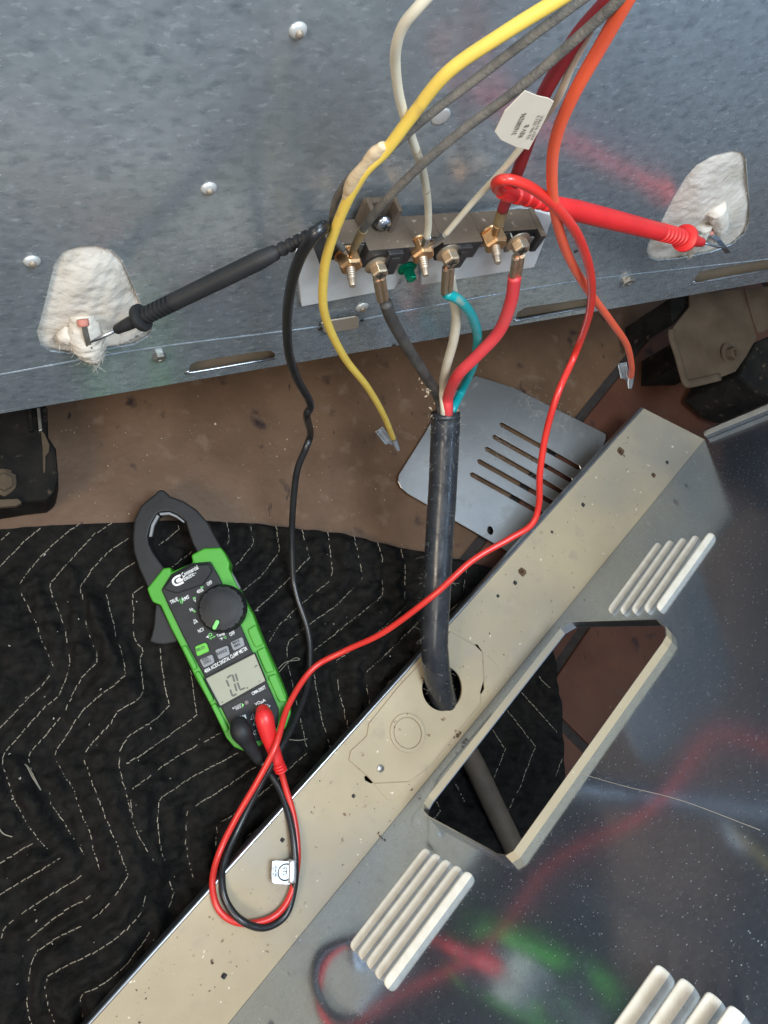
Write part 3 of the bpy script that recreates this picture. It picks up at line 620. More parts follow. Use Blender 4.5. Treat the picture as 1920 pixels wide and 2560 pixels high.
for x, y in ((920,560),(992,545)):  # ribs beside the mounting screw
    c = OV.uv(x, y, .012); bx(c[0] - .0012, c[0] + .0012, -.001, .016, .004, .0125, [BLOCKT, BLOCKT], 'rib', bevel=.0004)
bx(OV.uv(905,560,.01)[0], OV.uv(995,540,.01)[0], .0004, .015, .0032, .0062, [BLOCKT, BLOCKT], 'mounting_ear', bevel=.0006)
pan(959, 557, 46, STEEL, 'mounting_screw', tbk, dome=.6, h=.0105)
def hexnut(p, r, hgt, m, nm, par):
    o = build(nm, lathe(p, OV.ez, [(0, r * .98), (hgt * .82, r), (hgt, r * .84), (hgt * 1.01, r * .5)], 6), m, par, bevel=.0003)
    build('washer', lathe(p - OV.ez * .0012, OV.ez, [(0, r * 1.03), (.0011, r * 1.03), (.0012, r * .95)], 24), m, o, auto=40); return o
TERM = [((874,655),(882,716),(945,672)), ((1054,629),(1065,690),(1124,641)), ((1236,603),(1245,658),(1299,612))]
for i, (nu, tip, scr) in enumerate(TERM):
    pn = OV.at(*nu, BH + .003); r = depth_r(pn, 64)
    # Z-shaped connector plate
    c0 = OV.uv(nu[0] - 34, nu[1], BH - .001); c1 = OV.uv(scr[0] + 28, scr[1], BH + .003); cm = OV.uv((nu[0] + scr[0]) / 2, (nu[1] + scr[1]) / 2, BH)
    bx(c0[0], cm[0], -.011, -.0012, BH - .003, BH - .0018, PLATE, 'connector_plate', bevel=.0003)
    p2 = bx(cm[0] - .0006, c1[0], -.012, -.0012, BH + .0012, BH + .0024, PLATE, 'connector_plate', bevel=.0003)
    bx(cm[0] - .0006, cm[0] + .0006, -.0115, -.0012, BH - .003, BH + .0018, PLATE, 'connector_plate', bevel=.0003)
    nb = hexnut(pn - OV.ez * .0040, r, .0076, BRASS, 'brass_nut', tbk)
    pt = OV.at(*tip, BH + .0165); ax = un(pt - pn); L = np.linalg.norm(pt - pn); rs = r * .37; prof = []
    for k in range(16):
        h = L * (k / 16) * .70; prof.append((h, rs * (1.0 if k % 2 else .87)))
    prof += [(L * .72, rs * .8), (L * .74, rs * .78), (L * .97, rs * .72), (L, rs * .6)]
    build('stud', lathe(pn, ax, prof, 14), STUD, tbk, auto=50)
    ps = OV.at(*scr, BH + .006); r2 = depth_r(ps, 50)
    sc = build('hex_screw', lathe(ps - OV.ez * .001, OV.ez, [(0, r2 * .92), (.0045, r2 * .92), (.0052, r2 * .75), (.0048, r2 * .4)], 6), BRONZE, tbk, bevel=.0003)
    build('flange_washer', lathe(ps - OV.ez * .0025, OV.ez, [(0, r2 * 1.25), (.0008, r2 * 1.28), (.0016, r2 * 1.0)], 24), BRONZE, sc, auto=40)
    for d in (OV.ex, OV.ey):
        e = np.cross(OV.ez, d); q = ps + OV.ez * .0042
        build('slot', prism([q + d * r2 * .5 + e * r2 * .1, q - d * r2 * .5 + e * r2 * .1, q - d * r2 * .5 - e * r2 * .1, q + d * r2 * .5 - e * r2 * .1], OV.ez * .0002), BLOCKD, sc)
pg = OV.at(1026, 690, .010); rg = depth_r(pg, 32)
gs = build('ground_screw', lathe(pg - OV.ez * .004, OV.ez, [(0, rg * .95), (.006, rg * .92), (.0066, rg * .7), (.0062, rg * .3)], 6), GSCREW, tbk, bevel=.0002)
build('screw_flange', lathe(pg - OV.ez * .0055, OV.ez, [(0, rg * 1.55), (.001, rg * 1.6), (.0022, rg * 1.0)], 24), GSCREW, gs, auto=40)

#SECTION power cord
# ------------------------------------------------------------------ power cord with four conductors
pc = thing('power_cord', 'thick black dusty power cord with stripped coloured conductors passing through the flange hole', 'power cord', tuple(FL.at(1104, 1720, 0)))
CJ = pts([(1114,1033,'z',.158),(1112,1100,'z',.148),(1106,1230,'z',.130),(1098,1350,'z',.115),(1092,1480,'z',.101),(1086,1600,'z',.085),(1094,1690,'z',.068),(1112,1760,'z',.047),(1140,1830,'z',.028),(1180,1900,'z',.024),(1235,2015,'z',.024),(1290,2130,'z',.024),(1340,2240,'z',.024),(1420,2420,'z',.024)])
rj = depth_r(CJ[0], 74)
build('jacket', tube(CJ[:9], rj, 24, 12, jitter=.006), BLKC, pc, smooth=True)
lj = build('lower_jacket', tube(CJ[8:], rj * .84, 24, 12, jitter=.006), CORDL, pc, smooth=True); lj['label'] = 'dusty brown run of the cord seen through the cutout'
build('jacket_end', lathe(CJ[0] - un(CJ[1] - CJ[0]) * .0004, CJ[1] - CJ[0], [(-.0005, rj * .55), (.0, rj * .97), (.004, rj * 1.03)], 24, wave=lambda j, k: 1 + .05 * math.sin(j * 2.3) * (k < 2)), BLKC, pc, smooth=True)
def cond(nm, L, wpx, m):
    P = pts(L); r = depth_r(P[0], wpx); build(nm, tube(P, r, 16, 10, jitter=.004), m, pc, smooth=True); return P, r
zi = .128
Pb, r0 = cond('black_conductor', [(964,757,'o',.021),(980,800,'o',.022),(1018,868,'o',.024),(1058,930,'o',.026),(1092,985,'o',.028),(1104,1030,'z',.160),(1106,1100,'z',zi)], 33, BLKW)
Pw, _ = cond('white_conductor', [(1124,690,'o',.015),(1133,740,'o',.015),(1141,790,'o',.018),(1134,850,'o',.022),(1115,920,'o',.026),(1107,970,'o',.028),(1112,1030,'z',.165),(1112,1100,'z',zi)], 28, CREAM)
Pt, _ = cond('teal_conductor', [(1116,734,'o',.022),(1150,752,'o',.024),(1180,792,'o',.024),(1194,845,'o',.024),(1184,910,'o',.025),(1156,975,'o',.026),(1132,1028,'z',.157),(1120,1100,'z',zi)], 27, TEAL)
Pr, _ = cond('red_conductor', [(1287,690,'o',.021),(1277,755,'o',.026),(1248,828,'o',.031),(1195,887,'o',.034),(1145,938,'o',.036),(1121,990,'o',.036),(1119,1034,'z',.164),(1116,1100,'z',zi)], 34, REDC)
def lug(a, b, ha, hb, wpx):
    A, B = OV.at(*a, ha), OV.at(*b, hb); r = depth_r(A, wpx); ax = un(B - A); L = np.linalg.norm(B - A); sd = un(np.cross(ax, OV.ez))
    o = build('crimp_lug', join(tube([A + sd * r * .42, B + sd * r * .42], r * .58, 12, smooth_path=False), tube([A - sd * r * .42, B - sd * r * .42], r * .58, 12, smooth_path=False)), BRONZE, pc, auto=50)
    for k in (-.55, -.2, .2, .55): build('copper_strand', tube([B + sd * r * k - ax * .001, B + sd * r * k * .9 + ax * .0028], r * .22, 6, smooth_path=False), COPPER, o, auto=50)
    for k in (-.35, .35): build('copper_strand', tube([A + sd * r * k + ax * .001, A + sd * r * k * .7 - ax * .0022], r * .24, 6, smooth_path=False), COPPER, o, auto=50)
lug((948,695),(957,748), BH + .004, .021, 34); lug((1121,668),(1117,728), BH + .004, .022, 34); lug((1296,640),(1289,688), BH + .004, .021, 35)
fz = []
for i in range(420):   # lint on the jacket
    t = rng.random() ** 1.2 * 8; k = int(t); p = CJ[k] + (CJ[k + 1] - CJ[k]) * (t - k); d = rng.normal(size=3); ax = un(CJ[k + 1] - CJ[k]); d = un(d - ax * (d @ ax)); p = p + d * rj * 1.0
    q = d * abs(rng.normal()) * .0016 + rng.normal(size=3) * .0015; fz.append(tube([p, p + q * .5 + rng.normal(size=3) * .0005, p + q], .00005, 3, smooth_path=False))
stuff(build('lint', join(*fz), LINT, pc))
fz = [crumb(CJ[0] + np.array([math.cos(a), math.sin(a), 0]) * rj * 1.02 + rng.normal(size=3) * .001, .0016) for a in np.linspace(0, 6.28, 16)] + [crumb(Pb[4] + (Pb[3] - Pb[4]) * rng.random() * .9 + np.array([-.0035, -.002, -.002]) + rng.normal(size=3) * .0012, .0013) for i in range(14)]
stuff(build('dust_clumps', join(*fz), CRUMB, pc))

#SECTION harness
# ------------------------------------------------------------------ harness wires
def wire(name, lab, L, wpx, m, ref=0, sides=14):
    P = pts(L); P = [P[0]] + [p + rng.normal(size=3) * .00028 for p in P[1:-1]] + [P[-1]]; r = depth_r(P[ref], wpx); t = thing(name, lab, 'wire', tuple(P[-1])); build('insulation_sleeve', tube(P, r, sides, 10), m, t, smooth=True); return t, P, r
def crimp(t, A, B, r, m, nm='crimp'):
    build(nm, tube([A, A + (B - A) * .5, B], [r, r * 1.02, r * .8], 12, 4), m, t, auto=50)
t, P, r = wire('white_wire', 'cream white wire curving down to the middle brass nut', [(1085,-25,'o',0.0459),(1042,20,'o',0.0451),(1008,65,'o',0.0440),(992,115,'o',0.0425),(990,170,'o',0.0409),(1000,250,'o',0.0387),(1028,345,'o',0.0360),(1054,425,'o',0.0300),(1068,500,'o',0.0260),(1072,560,'o',0.0240),(1068,592,'o',0.0235)], 23, CREAM, 6)
crimp(t, P[-1], OV.at(1060, 614, BH + .004), r * 1.1, STEEL)
t, P, r = wire('printed_white_wire', 'thin white printed wire running diagonally from the paper tag to the middle brass nut', [(1520,-20,'o',0.0451),(1480,65,'o',0.0428),(1430,170,'o',0.0398),(1392,245,'o',0.0383),(1324,345,'o',0.0360),(1262,418,'o',0.0320),(1182,508,'o',0.0270),(1112,588,'o',0.0240)], 17, CREAM, 5)
crimp(t, P[-1], OV.at(1076, 618, BH + .004), r * 1.2, STEEL)
t, P, r = wire('yellow_wire', 'yellow wire hanging loose with a bare quick connect end above the floor', [(1425,-20,'o',0.0520),(1385,3,'o',0.0508),(1250,88,'o',0.0474),(1120,190,'o',0.0440),(1022,298,'o',0.0413),(960,372,'o',0.0394),(908,430,'o',0.0383),(862,515,'o',0.0371),(824,615,'o',0.0364),(807,700,'o',0.0364),(815,790,'o',0.0360),(860,890,'o',0.0350),(918,970,'o',0.0340),(960,1040,'o',0.0330),(984,1098,'o',0.0320)], 24, YEL, 9)
def qc(t, P, r, side):
    ax = un(P[-1] - P[-2]); A = P[-1]; vw = un(EYE - A); ax = un(ax - vw * (ax @ vw) * .85); s = un(np.cross(ax, vw)) * side; up = un(np.cross(s, ax)); up = up if up @ vw > 0 else -up
    build('crimp_barrel', tube([A - ax * .003, A + ax * .005, A + ax * .0105], [r * 1.2, r * 1.05, r * .75], 12, smooth_path=False), TIN, t, auto=50)
    o = A + s * (r + .0026) - ax * .0005; dx = un(ax + s * -.22); sx = un(np.cross(up, dx)); W = .0037
    fl_ = build('receptacle', prism([o - dx * .0125 - sx * W, o - dx * .0125 + sx * W, o + dx * .002 + sx * W * .8, o + dx * .002 - sx * W * .8], up * -.0007), TIN, t, bevel=.0002, seg=1)
    for k in (-1, 1): build('rolled_edge', tube([o - dx * .0122 + sx * W * .72 * k + up * .0007, o + dx * .0005 + sx * W * .66 * k + up * .0007], .0011, 10, smooth_path=False), TIN, fl_, auto=50)
    build('neck', prism([o + dx * .001 - sx * W * .7, o + dx * .001 + sx * W * .7, A + ax * .006 + s * r * .3, A + ax * .002 + s * r * .3], up * -.0006), TIN, t)
qc(t, P, r, 1)
t, P, r = wire('dusty_black_wire', 'dusty black wire running beside the yellow wire and ending at the left brass nut', [(1480,-20,'o',0.0497),(1438,8,'o',0.0489),(1316,99,'o',0.0459),(1196,193,'o',0.0428),(1070,291,'o',0.0398),(978,366,'o',0.0379),(900,425,'o',0.0360),(850,485,'o',0.0320),(830,540,'o',0.0280),(838,592,'o',0.0250),(856,622,'o',0.0235)], 23, GRY, 4)
crimp(t, P[-1], OV.at(868, 634, BH + .003), r * .9, STEEL)
tp = build('tape_wrap', tube([OV.at(*q) for q in [(962,362,.040),(938,385,.039),(915,412,.0385),(890,448,.0375),(874,486,.037),(868,500,.037)]], [.0022, .0034, .0027, .0036, .0031, .0016], 14, 5, flat=(OV.ez, .62), jitter=.05), TAPE, t, smooth=True)
t, P, r = wire('dusty_black_wire', 'dusty grey black wire crossing diagonally over the white wires to the amber crimp at left', [(1585,-35,'o',0.0527),(1540,8,'o',0.0516),(1450,92,'o',0.0489),(1300,220,'o',0.0451),(1152,330,'o',0.0413),(1050,420,'o',0.0383),(965,500,'o',0.0340),(918,556,'o',0.0290),(908,574,'o',0.0280)], 24, GRY, 4)
crimp(t, P[-1], OV.at(884, 622, BH + .005), r * 1.15, AMBER, 'amber_crimp'); crimp(t, OV.at(888,614, BH + .006), OV.at(876, 642, BH + .003), r * .8, BRASS, 'ring_tongue')
t, P, r = wire('crimson_wire', 'crimson wire passing behind the paper tag down to the right brass nut', [(1545,-30,'o',0.0459),(1512,5,'o',0.0444),(1442,92,'o',0.0413),(1392,180,'o',0.0387),(1358,245,'o',0.0368),(1330,320,'o',0.0340),(1304,400,'o',0.0300),(1278,470,'o',0.0270),(1257,524,'o',0.0250)], 30, CRIM, 7)
crimp(t, P[-1], OV.at(1243, 568, BH + .004), r * 1.0, AMBER, 'amber_crimp'); crimp(t, OV.at(1244,562, BH + .005), OV.at(1237, 590, BH + .002), r * .75, BRASS, 'ring_tongue')
t, P, r = wire('orange_wire', 'orange red wire hanging at right with a bare quick connect end', [(1590,-40,'o',0.0527),(1568,4,'o',0.0520),(1500,112,'o',0.0489),(1434,228,'o',0.0459),(1394,335,'o',0.0436),(1378,430,'o',0.0421),(1387,535,'o',0.0409),(1420,635,'o',0.0398),(1470,722,'o',0.0387),(1530,802,'o',0.0375),(1566,862,'o',0.0368),(1579,915,'o',0.0364),(1577,942,'o',0.0360)], 29, ORANGE, 5)
qc(t, P, r, 1)
# paper tag folded round the crimson and white wires
TGP = Plane(OV.at(1320, 300, .050), OV.ex, OV.ey, OV.ez)
tg = thing('paper_tag', 'creased cream paper tag printed with a part number wrapped round the crimson wire', 'tag', tuple(TGP.at(1290, 368)))
build('tag_sheet', sheet(TGP, [tuple(TGP.uv(*p)) for p in [(1313,227),(1345,240),(1372,246),(1385,254),(1355,314),(1322,375),(1290,368),(1252,350),(1237,330),(1262,278)]], [], 0, .0004), LABEL, tg, bevel=.0001, seg=1)
Z2 = lambda x, y: (960 + x / 1.728, y / 1.728)
text('lettering', '316580296', TGP, Z2(572,580), Z2(618,488), 13, INK, tg, bold=.01); text('lettering', 'REV B', TGP, Z2(600,592), Z2(630,538), 12, INK, tg, bold=.01)
text('lettering', '02-06-2013', TGP, Z2(628,600), Z2(676,498), 8, INK, tg); text('lettering', 'ASSY IN MEX', TGP, Z2(645,604), Z2(692,498), 8, INK, tg)

#SECTION leads
# ------------------------------------------------------------------ test leads
def along(A, B, x, y):
    """fraction of the way from A to B at which the line passes pixel (x, y)"""
    r = un(wray(x, y)); d = B - A; w = A - EYE; k = np.cross(r, np.cross(d, r)); return -(w @ k) / (d @ k)
def probe(t, A, B, rb_, m, gpx, npx, tipm=STEEL, ridges=7):
    """A back end, B needle point, gpx finger guard and npx nose end in the photo"""
    ax = un(B - A); L = np.linalg.norm(B - A); prof = [(0, rb_ * .55)]; tg_ = along(A, B, *gpx); tn_ = along(A, B, *npx); st = (tg_ - .50) / (ridges + 5); t0 = tg_ - st * ridges
    for k in range(5): prof += [(L * (.015 + .03 * k), rb_ * .72), (L * (.028 + .03 * k), rb_ * .72), (L * (.031 + .03 * k), rb_ * .56), (L * (.042 + .03 * k), rb_ * .56)]
    prof += [(L * .17, rb_ * .80), (L * .24, rb_ * .98), (L * .38, rb_ * 1.0), (L * (t0 - .01), rb_ * .97)]
    for k in range(ridges): prof += [(L * (t0 + st * k), rb_ * 1.0), (L * (t0 + st * (k + .45)), rb_ * .98), (L * (t0 + st * (k + .55)), rb_ * .80), (L * (t0 + st * (k + .92)), rb_ * .80)]
    build('probe_handle', lathe(A, ax, prof, 24), m, t, auto=45)
    c = A + ax * L * tg_
    build('finger_guard', lathe(c, ax, [(0, rb_ * 1.0), (.001, rb_ * 1.55), (.0028, rb_ * 1.6), (.004, rb_ * 1.45), (.005, rb_ * .9)], 28), m, t, auto=45)
    c2 = c + ax * .004; L2 = L * tn_ - np.linalg.norm(c2 - A); build('nose_cone', lathe(c2, ax, [(0, rb_ * .80), (L2 * .5, rb_ * .72), (L2 * .95, rb_ * .55), (L2, rb_ * .45)], 20), m, t, auto=45)
    build('needle', tube([c2 + ax * L2 * .9, A + ax * L * .95, B], [.0010, .0010, .0003], 8, smooth_path=False), tipm, t, smooth=True)
rl = thing('red_test_lead', 'red test lead from the meter with its probe on the right element terminal', 'test lead', tuple(FL.at(560, 2200, .0)))
A = OV.at(1252, 479, .030); B = OV.at(1814, 621, .0125); probe(rl, A, B, depth_r(OV.at(1500, 535, .022), 50), REDP, (1712, 584), (1757, 602))
HM = lambda x, y, h: MT.at(x, y, h)
RLP = pts([(1262,482,'o',.030),(1243,472,'o',.031),(1240,458,'o',.034),(1258,449,'o',.037),(1292,453,'o',.039),(1342,478,'o',.041),(1402,530,'o',.043),(1450,600,'o',.044),(1477,690,'o',.045),(1474,780,'o',.047),(1440,880,'o',.050)])
RLP += [FL.at(x, y, z) for x, y, z in [(1396,980,.235),(1366,1080,.215),(1350,1180,.195),(1347,1262,.176),(1328,1312,.166),(1272,1348,.157),(1180,1402,.146),(1085,1487,.130),(960,1580,.092),(862,1627,.064),(782,1672,.053),(722,1762,.058),(690,1862,.068),(650,1942,.062),(592,2042,.050),(547,2135,.047),(531,2212,.055),(550,2278,.060),(603,2308,.0605),(680,2294,.0605),(725,2240,.0605),(744,2150,.060),(736,2050,.057),(712,1962,.052),(702,1925,.049)]]
rr = depth_r(FL.at(1400, 980, .22), 17)
build('cable', tube(RLP, rr, 14, 12), RED, rl, smooth=True)
def plug(t, L, R, m, dirz):
    build('banana_plug', tube(L, R, 16, 6, flat=(MT.ez, .9), round_end=True), m, t, smooth=True)
plug(rl, [HM(657,1778,.013), HM(661,1795,.015), HM(669,1830,.013), HM(683,1872,.009), HM(694,1905,.007)], [.0052, .0068, .0062, .0050, .0045], REDP, 0)
for k in range(3): build('strain_ring', lathe(HM(695 + 3 * k, 1908 + 7 * k, .006), un(RLP[-1] - HM(683, 1872, .009)), [(0, .0040), (.0006, .0047), (.0014, .0047), (.0018, .004)], 14), REDP, rl, smooth=True)
bk = thing('black_test_lead', 'black test lead from the meter with its probe on the left element terminal', 'test lead', tuple(FL.at(600, 2250, .0)))
A = OV.at(800, 577, .032); B = OV.at(222, 858, .0135); probe(bk, A, B, depth_r(OV.at(560, 690, .022), 46), BLK2, (362, 791), (290, 827))
BLP = pts([(790,585,'o',.032),(808,570,'o',.033),(806,568,'o',.037),(782,592,'o',.039),(752,640,'o',.036),(730,705,'o',.030),(718,790,'o',.024),(722,880,'o',.022),(742,945,'o',.022),(770,995,'o',.023),(776,1018,'o',.024),(767,1040,'o',.025)])
BLP += [FL.at(x, y, z) for x, y, z in [(776,1085,.115),(764,1122,.105),(744,1172,.09),(735,1235,.072),(730,1320,.048),(732,1430,.028),(742,1490,.024),(768,1570,.024),(776,1640,.026),(768,1715,.032),(738,1800,.046),(692,1888,.057),(642,1978,.046),(592,2078,.043),(560,2160,.050),(556,2215,.057),(570,2262,.060),(605,2302,.064),(660,2319,.062),(712,2290,.060),(735,2222,.0605),(738,2150,.064),(727,2060,.060),(702,1980,.050),(672,1930,.044),(650,1900,.042)]]
br = depth_r(FL.at(735, 1235, .07), 16.5)
build('cable', tube(BLP, br, 14, 12), BLKR, bk, smooth=True)
plug(bk, [HM(598,1814,.012), HM(604,1830,.014), HM(618,1853,.011), HM(632,1876,.008), HM(647,1898,.005)], [.0070, .0078, .0060, .0050, .0042], BLK2, 0)
# certification sticker wrapped on the black lead
STK = Plane(FL.at(700, 2180, .064), (1, 0, 0), (0, 1, 0), (0, 0, 1))
s3 = lambda x, y: (500 + x / 3.687, 1800 + y / 3.687)
fl = build('sticker_flag', sheet(STK, [tuple(STK.uv(*s3(*p))) for p in [(664,1300),(690,1293),(830,1300),(825,1515),(690,1508),(660,1490),(657,1400)]], [], .001, .0003), SILV, bk, bevel=.0001, seg=1); fl['label'] = 'silver certification sticker flag on the black lead'
build('sticker_wrap', tube([FL.at(*s3(848,1285), .0645), FL.at(*s3(850,1390), .0645), FL.at(*s3(845,1497), .0645)], br * 1.16, 16, 4), SILV, bk, smooth=True)
cE = STK.uv(*s3(785,1400)); rE = .0058
text('lettering', 'ETL', STK, s3(762,1362), s3(762,1442), 10, BLKP, fl, h=.0013, bold=.014)
build('mark_ring', sheet(STK, circ(cE, rE, 24), [circ(cE, rE * .84, 24)], .0013, .0001), BLKP, fl)
text('lettering', 'Intertek', STK, s3(688,1348), s3(688,1450), 7, BLKP, fl, h=.0013, bold=.014); text('lettering', '4007 385', STK, s3(668,1352), s3(668,1445), 4, BLKP, fl, h=.0013)

#SECTION meter
# ------------------------------------------------------------------ clamp meter
cm_ = thing('clamp_meter', 'green and black digital clamp meter reading OL lying on the black quilted blanket', 'clamp meter', tuple(FL.at(560, 1620, .012)))
def mp(L, h): return [MT.at(x, y, h) for x, y in L]
JO = [(368,1467),(347,1421),(333,1377),(331,1339),(335,1298),(351,1265),(371,1247),(386,1236),(395,1225),(406,1223),(415,1230),(425,1240),(458,1252),(490,1273),(518,1304),(537,1339),(553,1368),(575,1430),(540,1450),(500,1400),(488,1372),(482,1361),(472,1333),(463,1303),(442,1287),(423,1279),(404,1280),(392,1285),(378,1311),(370,1339),(372,1358),(382,1380),(409,1418),(440,1460),(400,1490)]
build('jaw', prism(mp(JO, -.006), -MT.ez * .020), BLK2, cm_, bevel=.0022, seg=3)
build('jaw_liner', prism(mp([(372,1342),(378,1312),(392,1286),(398,1290),(385,1314),(379,1341)], -.0053), -MT.ez * .004), BTN, cm_, bevel=.0004)
build('jaw_liner', prism(mp([(398,1282),(423,1280),(442,1288),(461,1303),(459,1307),(440,1293),(422,1286),(400,1288)], -.0053), -MT.ez * .004), BTN, cm_, bevel=.0004)
BO = [(367,1471),(373,1488),(381,1505),(401,1513),(427,1570),(452,1618),(490,1697),(528,1766),(566,1846),(585,1868),(613,1880),(640,1872),(690,1838),(713,1823),(728,1782),(715,1735),(690,1675),(658,1602),(632,1535),(612,1500),(592,1462),(573,1421),(574,1406),(563,1384),(552,1368),(510,1370),(478,1387),(482,1406),(428,1430),(427,1418),(408,1420)]
build('bumper_shell', prism(mp(BO, -.003), -MT.ez * .026), GREEN, cm_, bevel=.0042, seg=4)
FP = [(403,1474),(427,1436),(478,1408),(526,1404),(547,1440),(572,1492),(599,1558),(632,1634),(673,1719),(697,1773),(694,1818),(660,1848),(616,1860),(582,1830),(553,1770),(512,1694),(458,1592),(420,1513)]
fp = build('faceplate', prism(mp(FP, 0), -MT.ez * .004), BLK, cm_, bevel=.0010)
build('upper_hood', prism(mp([(406,1471),(429,1440),(478,1412),(523,1408),(531,1428),(516,1449),(506,1462),(442,1484),(420,1477)], .0026), -MT.ez * .003), BLK, fp, bevel=.0014)
def lerp(a, b, t): return (a[0] + (b[0] - a[0]) * t, a[1] + (b[1] - a[1]) * t)
for (o0, o1, f0, f1, ts) in (((401,1515),(566,1844),(420,1513),(582,1830), [(.31, .49), (.51, .74), (.76, .97)]), ((632,1537),(726,1770),(599,1558),(697,1773), [(.10, .31), (.34, .60), (.63, .93)])):
    for t0, t1 in ts:
        q = [lerp(lerp(o0, o1, t), lerp(f0, f1, t), k) for t, k in ((t0, .06), (t0, .66), (t0 + .03, .72), (t1 - .03, .72), (t1, .66), (t1, .06))]
        build('bumper_rib', prism(mp(q, -.0006), -MT.ez * .004), GREEN, cm_, bevel=.0009)
build('side_button', prism(mp([(577,1428),(585,1440),(601,1470),(597,1474),(580,1448),(574,1433)], -.005), -MT.ez * .012), BTN, cm_, bevel=.0012)
TR = [(389,1508),(402,1513),(430,1565),(446,1600),(438,1606),(410,1611),(392,1610),(373,1604),(378,1590),(384,1565),(387,1530)]
build('trigger', prism(mp(TR, -.012), -MT.ez * .009), BLK2, cm_, bevel=.0012)
# dial
dc = MT.at(555, 1521, .007); dr = depth_r(dc, 119)
dial = build('dial', lathe(dc - MT.ez * .008, MT.ez, [(0, dr * 1.03), (.002, dr * 1.03), (.0035, dr), (.011, dr * .97), (.0128, dr * .90), (.0135, dr * .72), (.0141, dr * .62), (.0143, dr * .3), (.0143, dr * .05)], 96, wave=lambda j, k: (1 - .045 * (math.cos(j * 2 * math.pi / 96 * 16) > .55) * (2 <= k <= 4))), BLK2, cm_, auto=40)
for k in range(16):
    a = k / 16 * 6.283; d = MT.ex * math.cos(a) + MT.ey * math.sin(a); e = np.cross(MT.ez, d); q = dc - MT.ez * .008 + MT.ez * .0125
    build('grip_groove', prism([q + d * dr * .70 + e * .0002, q + d * dr * .92 + e * .0002 - MT.ez * .0008, q + d * dr * .92 - e * .0002 - MT.ez * .0008, q + d * dr * .70 - e * .0002], MT.ez * .0009), BLKR, dial)
q0, q1 = MT.at(536, 1569, .0140), MT.at(543, 1555, .0148)
build('pointer', tube([q0, (q0 + q1) / 2, q1], .0016, 10, 3, flat=(MT.ez, .3), round_end=True), GREENP, dial, smooth=True)
Z3 = lambda x, y: (300 + x / 3.16, 1200 + y / 3.16)
def button(L, m, h=.0022):
    return build('button', prism(mp([Z3(*p) for p in L], h), -MT.ez * .003), m, cm_, bevel=.0011, seg=3)
b1 = button([(592,1322),(600,1312),(668,1285),(685,1292),(704,1345),(700,1356),(618,1392),(605,1385)], BTNG); b1['label'] = 'green select button'
b2 = button([(750,1348),(762,1338),(842,1308),(853,1313),(868,1370),(864,1380),(788,1418),(776,1412)], BTN)
b3 = button([(870,1288),(880,1278),(958,1240),(970,1246),(985,1300),(980,1312),(904,1348),(892,1342)], BTN)
b4 = button([(628,1422),(640,1412),(720,1378),(732,1384),(747,1432),(742,1446),(668,1484),(655,1476)], BTN)
text('lettering', 'SEL/O', MT, Z3(607,1358), Z3(672,1328), 7, BLKP, b1, .0026, bold=.014); text('lettering', 'RANGE', MT, Z3(772,1388), Z3(850,1352), 8, BLKP, b2, .0026, bold=.014)
text('lettering', 'MAX', MT, Z3(895,1300), Z3(948,1276), 6.5, BLKP, b3, .0026, bold=.014); text('lettering', 'MIN', MT, Z3(908,1325), Z3(952,1304), 6.5, BLKP, b3, .0026, bold=.014)
text('lettering', 'REL', MT, Z3(655,1434), Z3(704,1412), 6.5, BLKP, b4, .0026, bold=.014); text('lettering', 'ZERO', MT, Z3(662,1460), Z3(722,1434), 6.5, BLKP, b4, .0026, bold=.014)
# display
scr = build('display', prism(mp([(514,1697),(637,1634),(664,1702),(550,1765)], .0008), -MT.ez * .002), LCD, fp)
V = [MT.at(*p, .0014) for p in [(512,1696),(637,1632),(666,1703),(550,1768)]]; ci = np.mean(V, 0)
bz = [tube([V[i], V[(i + 1) % 4]], .0006, 6, smooth_path=False) for i in range(4)]; build('display_bezel', join(*bz), BLK, scr)
def bar(x0, y0, x1, y1, wpx, m=LCDI): 
    a, b = MT.at(*Z3(x0, y0), .0011), MT.at(*Z3(x1, y1), .0011); d = un(b - a); e = np.cross(MT.ez, d) * depth_r(a, wpx); 
    return prism([a + e * .6, a + d * .0006 + e, b - d * .0006 + e, b + e * .6, b - e * .6, b - d * .0006 - e, a + d * .0006 - e, a - e * .6], -MT.ez * .0002)
build('digit', join(bar(845,1565,880,1540,4.6), bar(840,1580,862,1632,4.6), bar(888,1538,906,1596,4.6), bar(870,1655,888,1706,4.6), bar(905,1608,922,1668,4.6), bar(888,1708,922,1690,4.6)), LCDI, scr)
build('digit', join(bar(912,1530,930,1588,4.4), bar(928,1598,948,1655,4.4), bar(950,1660,988,1642,4.4), bar(998,1645,1012,1640,4.0)), LCDI, scr)
build('display_icon', join(bar(1062,1480,1085,1462,3.2), bar(1095,1592,1108,1586,2.4), bar(800,1758,815,1752,2.4)), LCDI, scr)
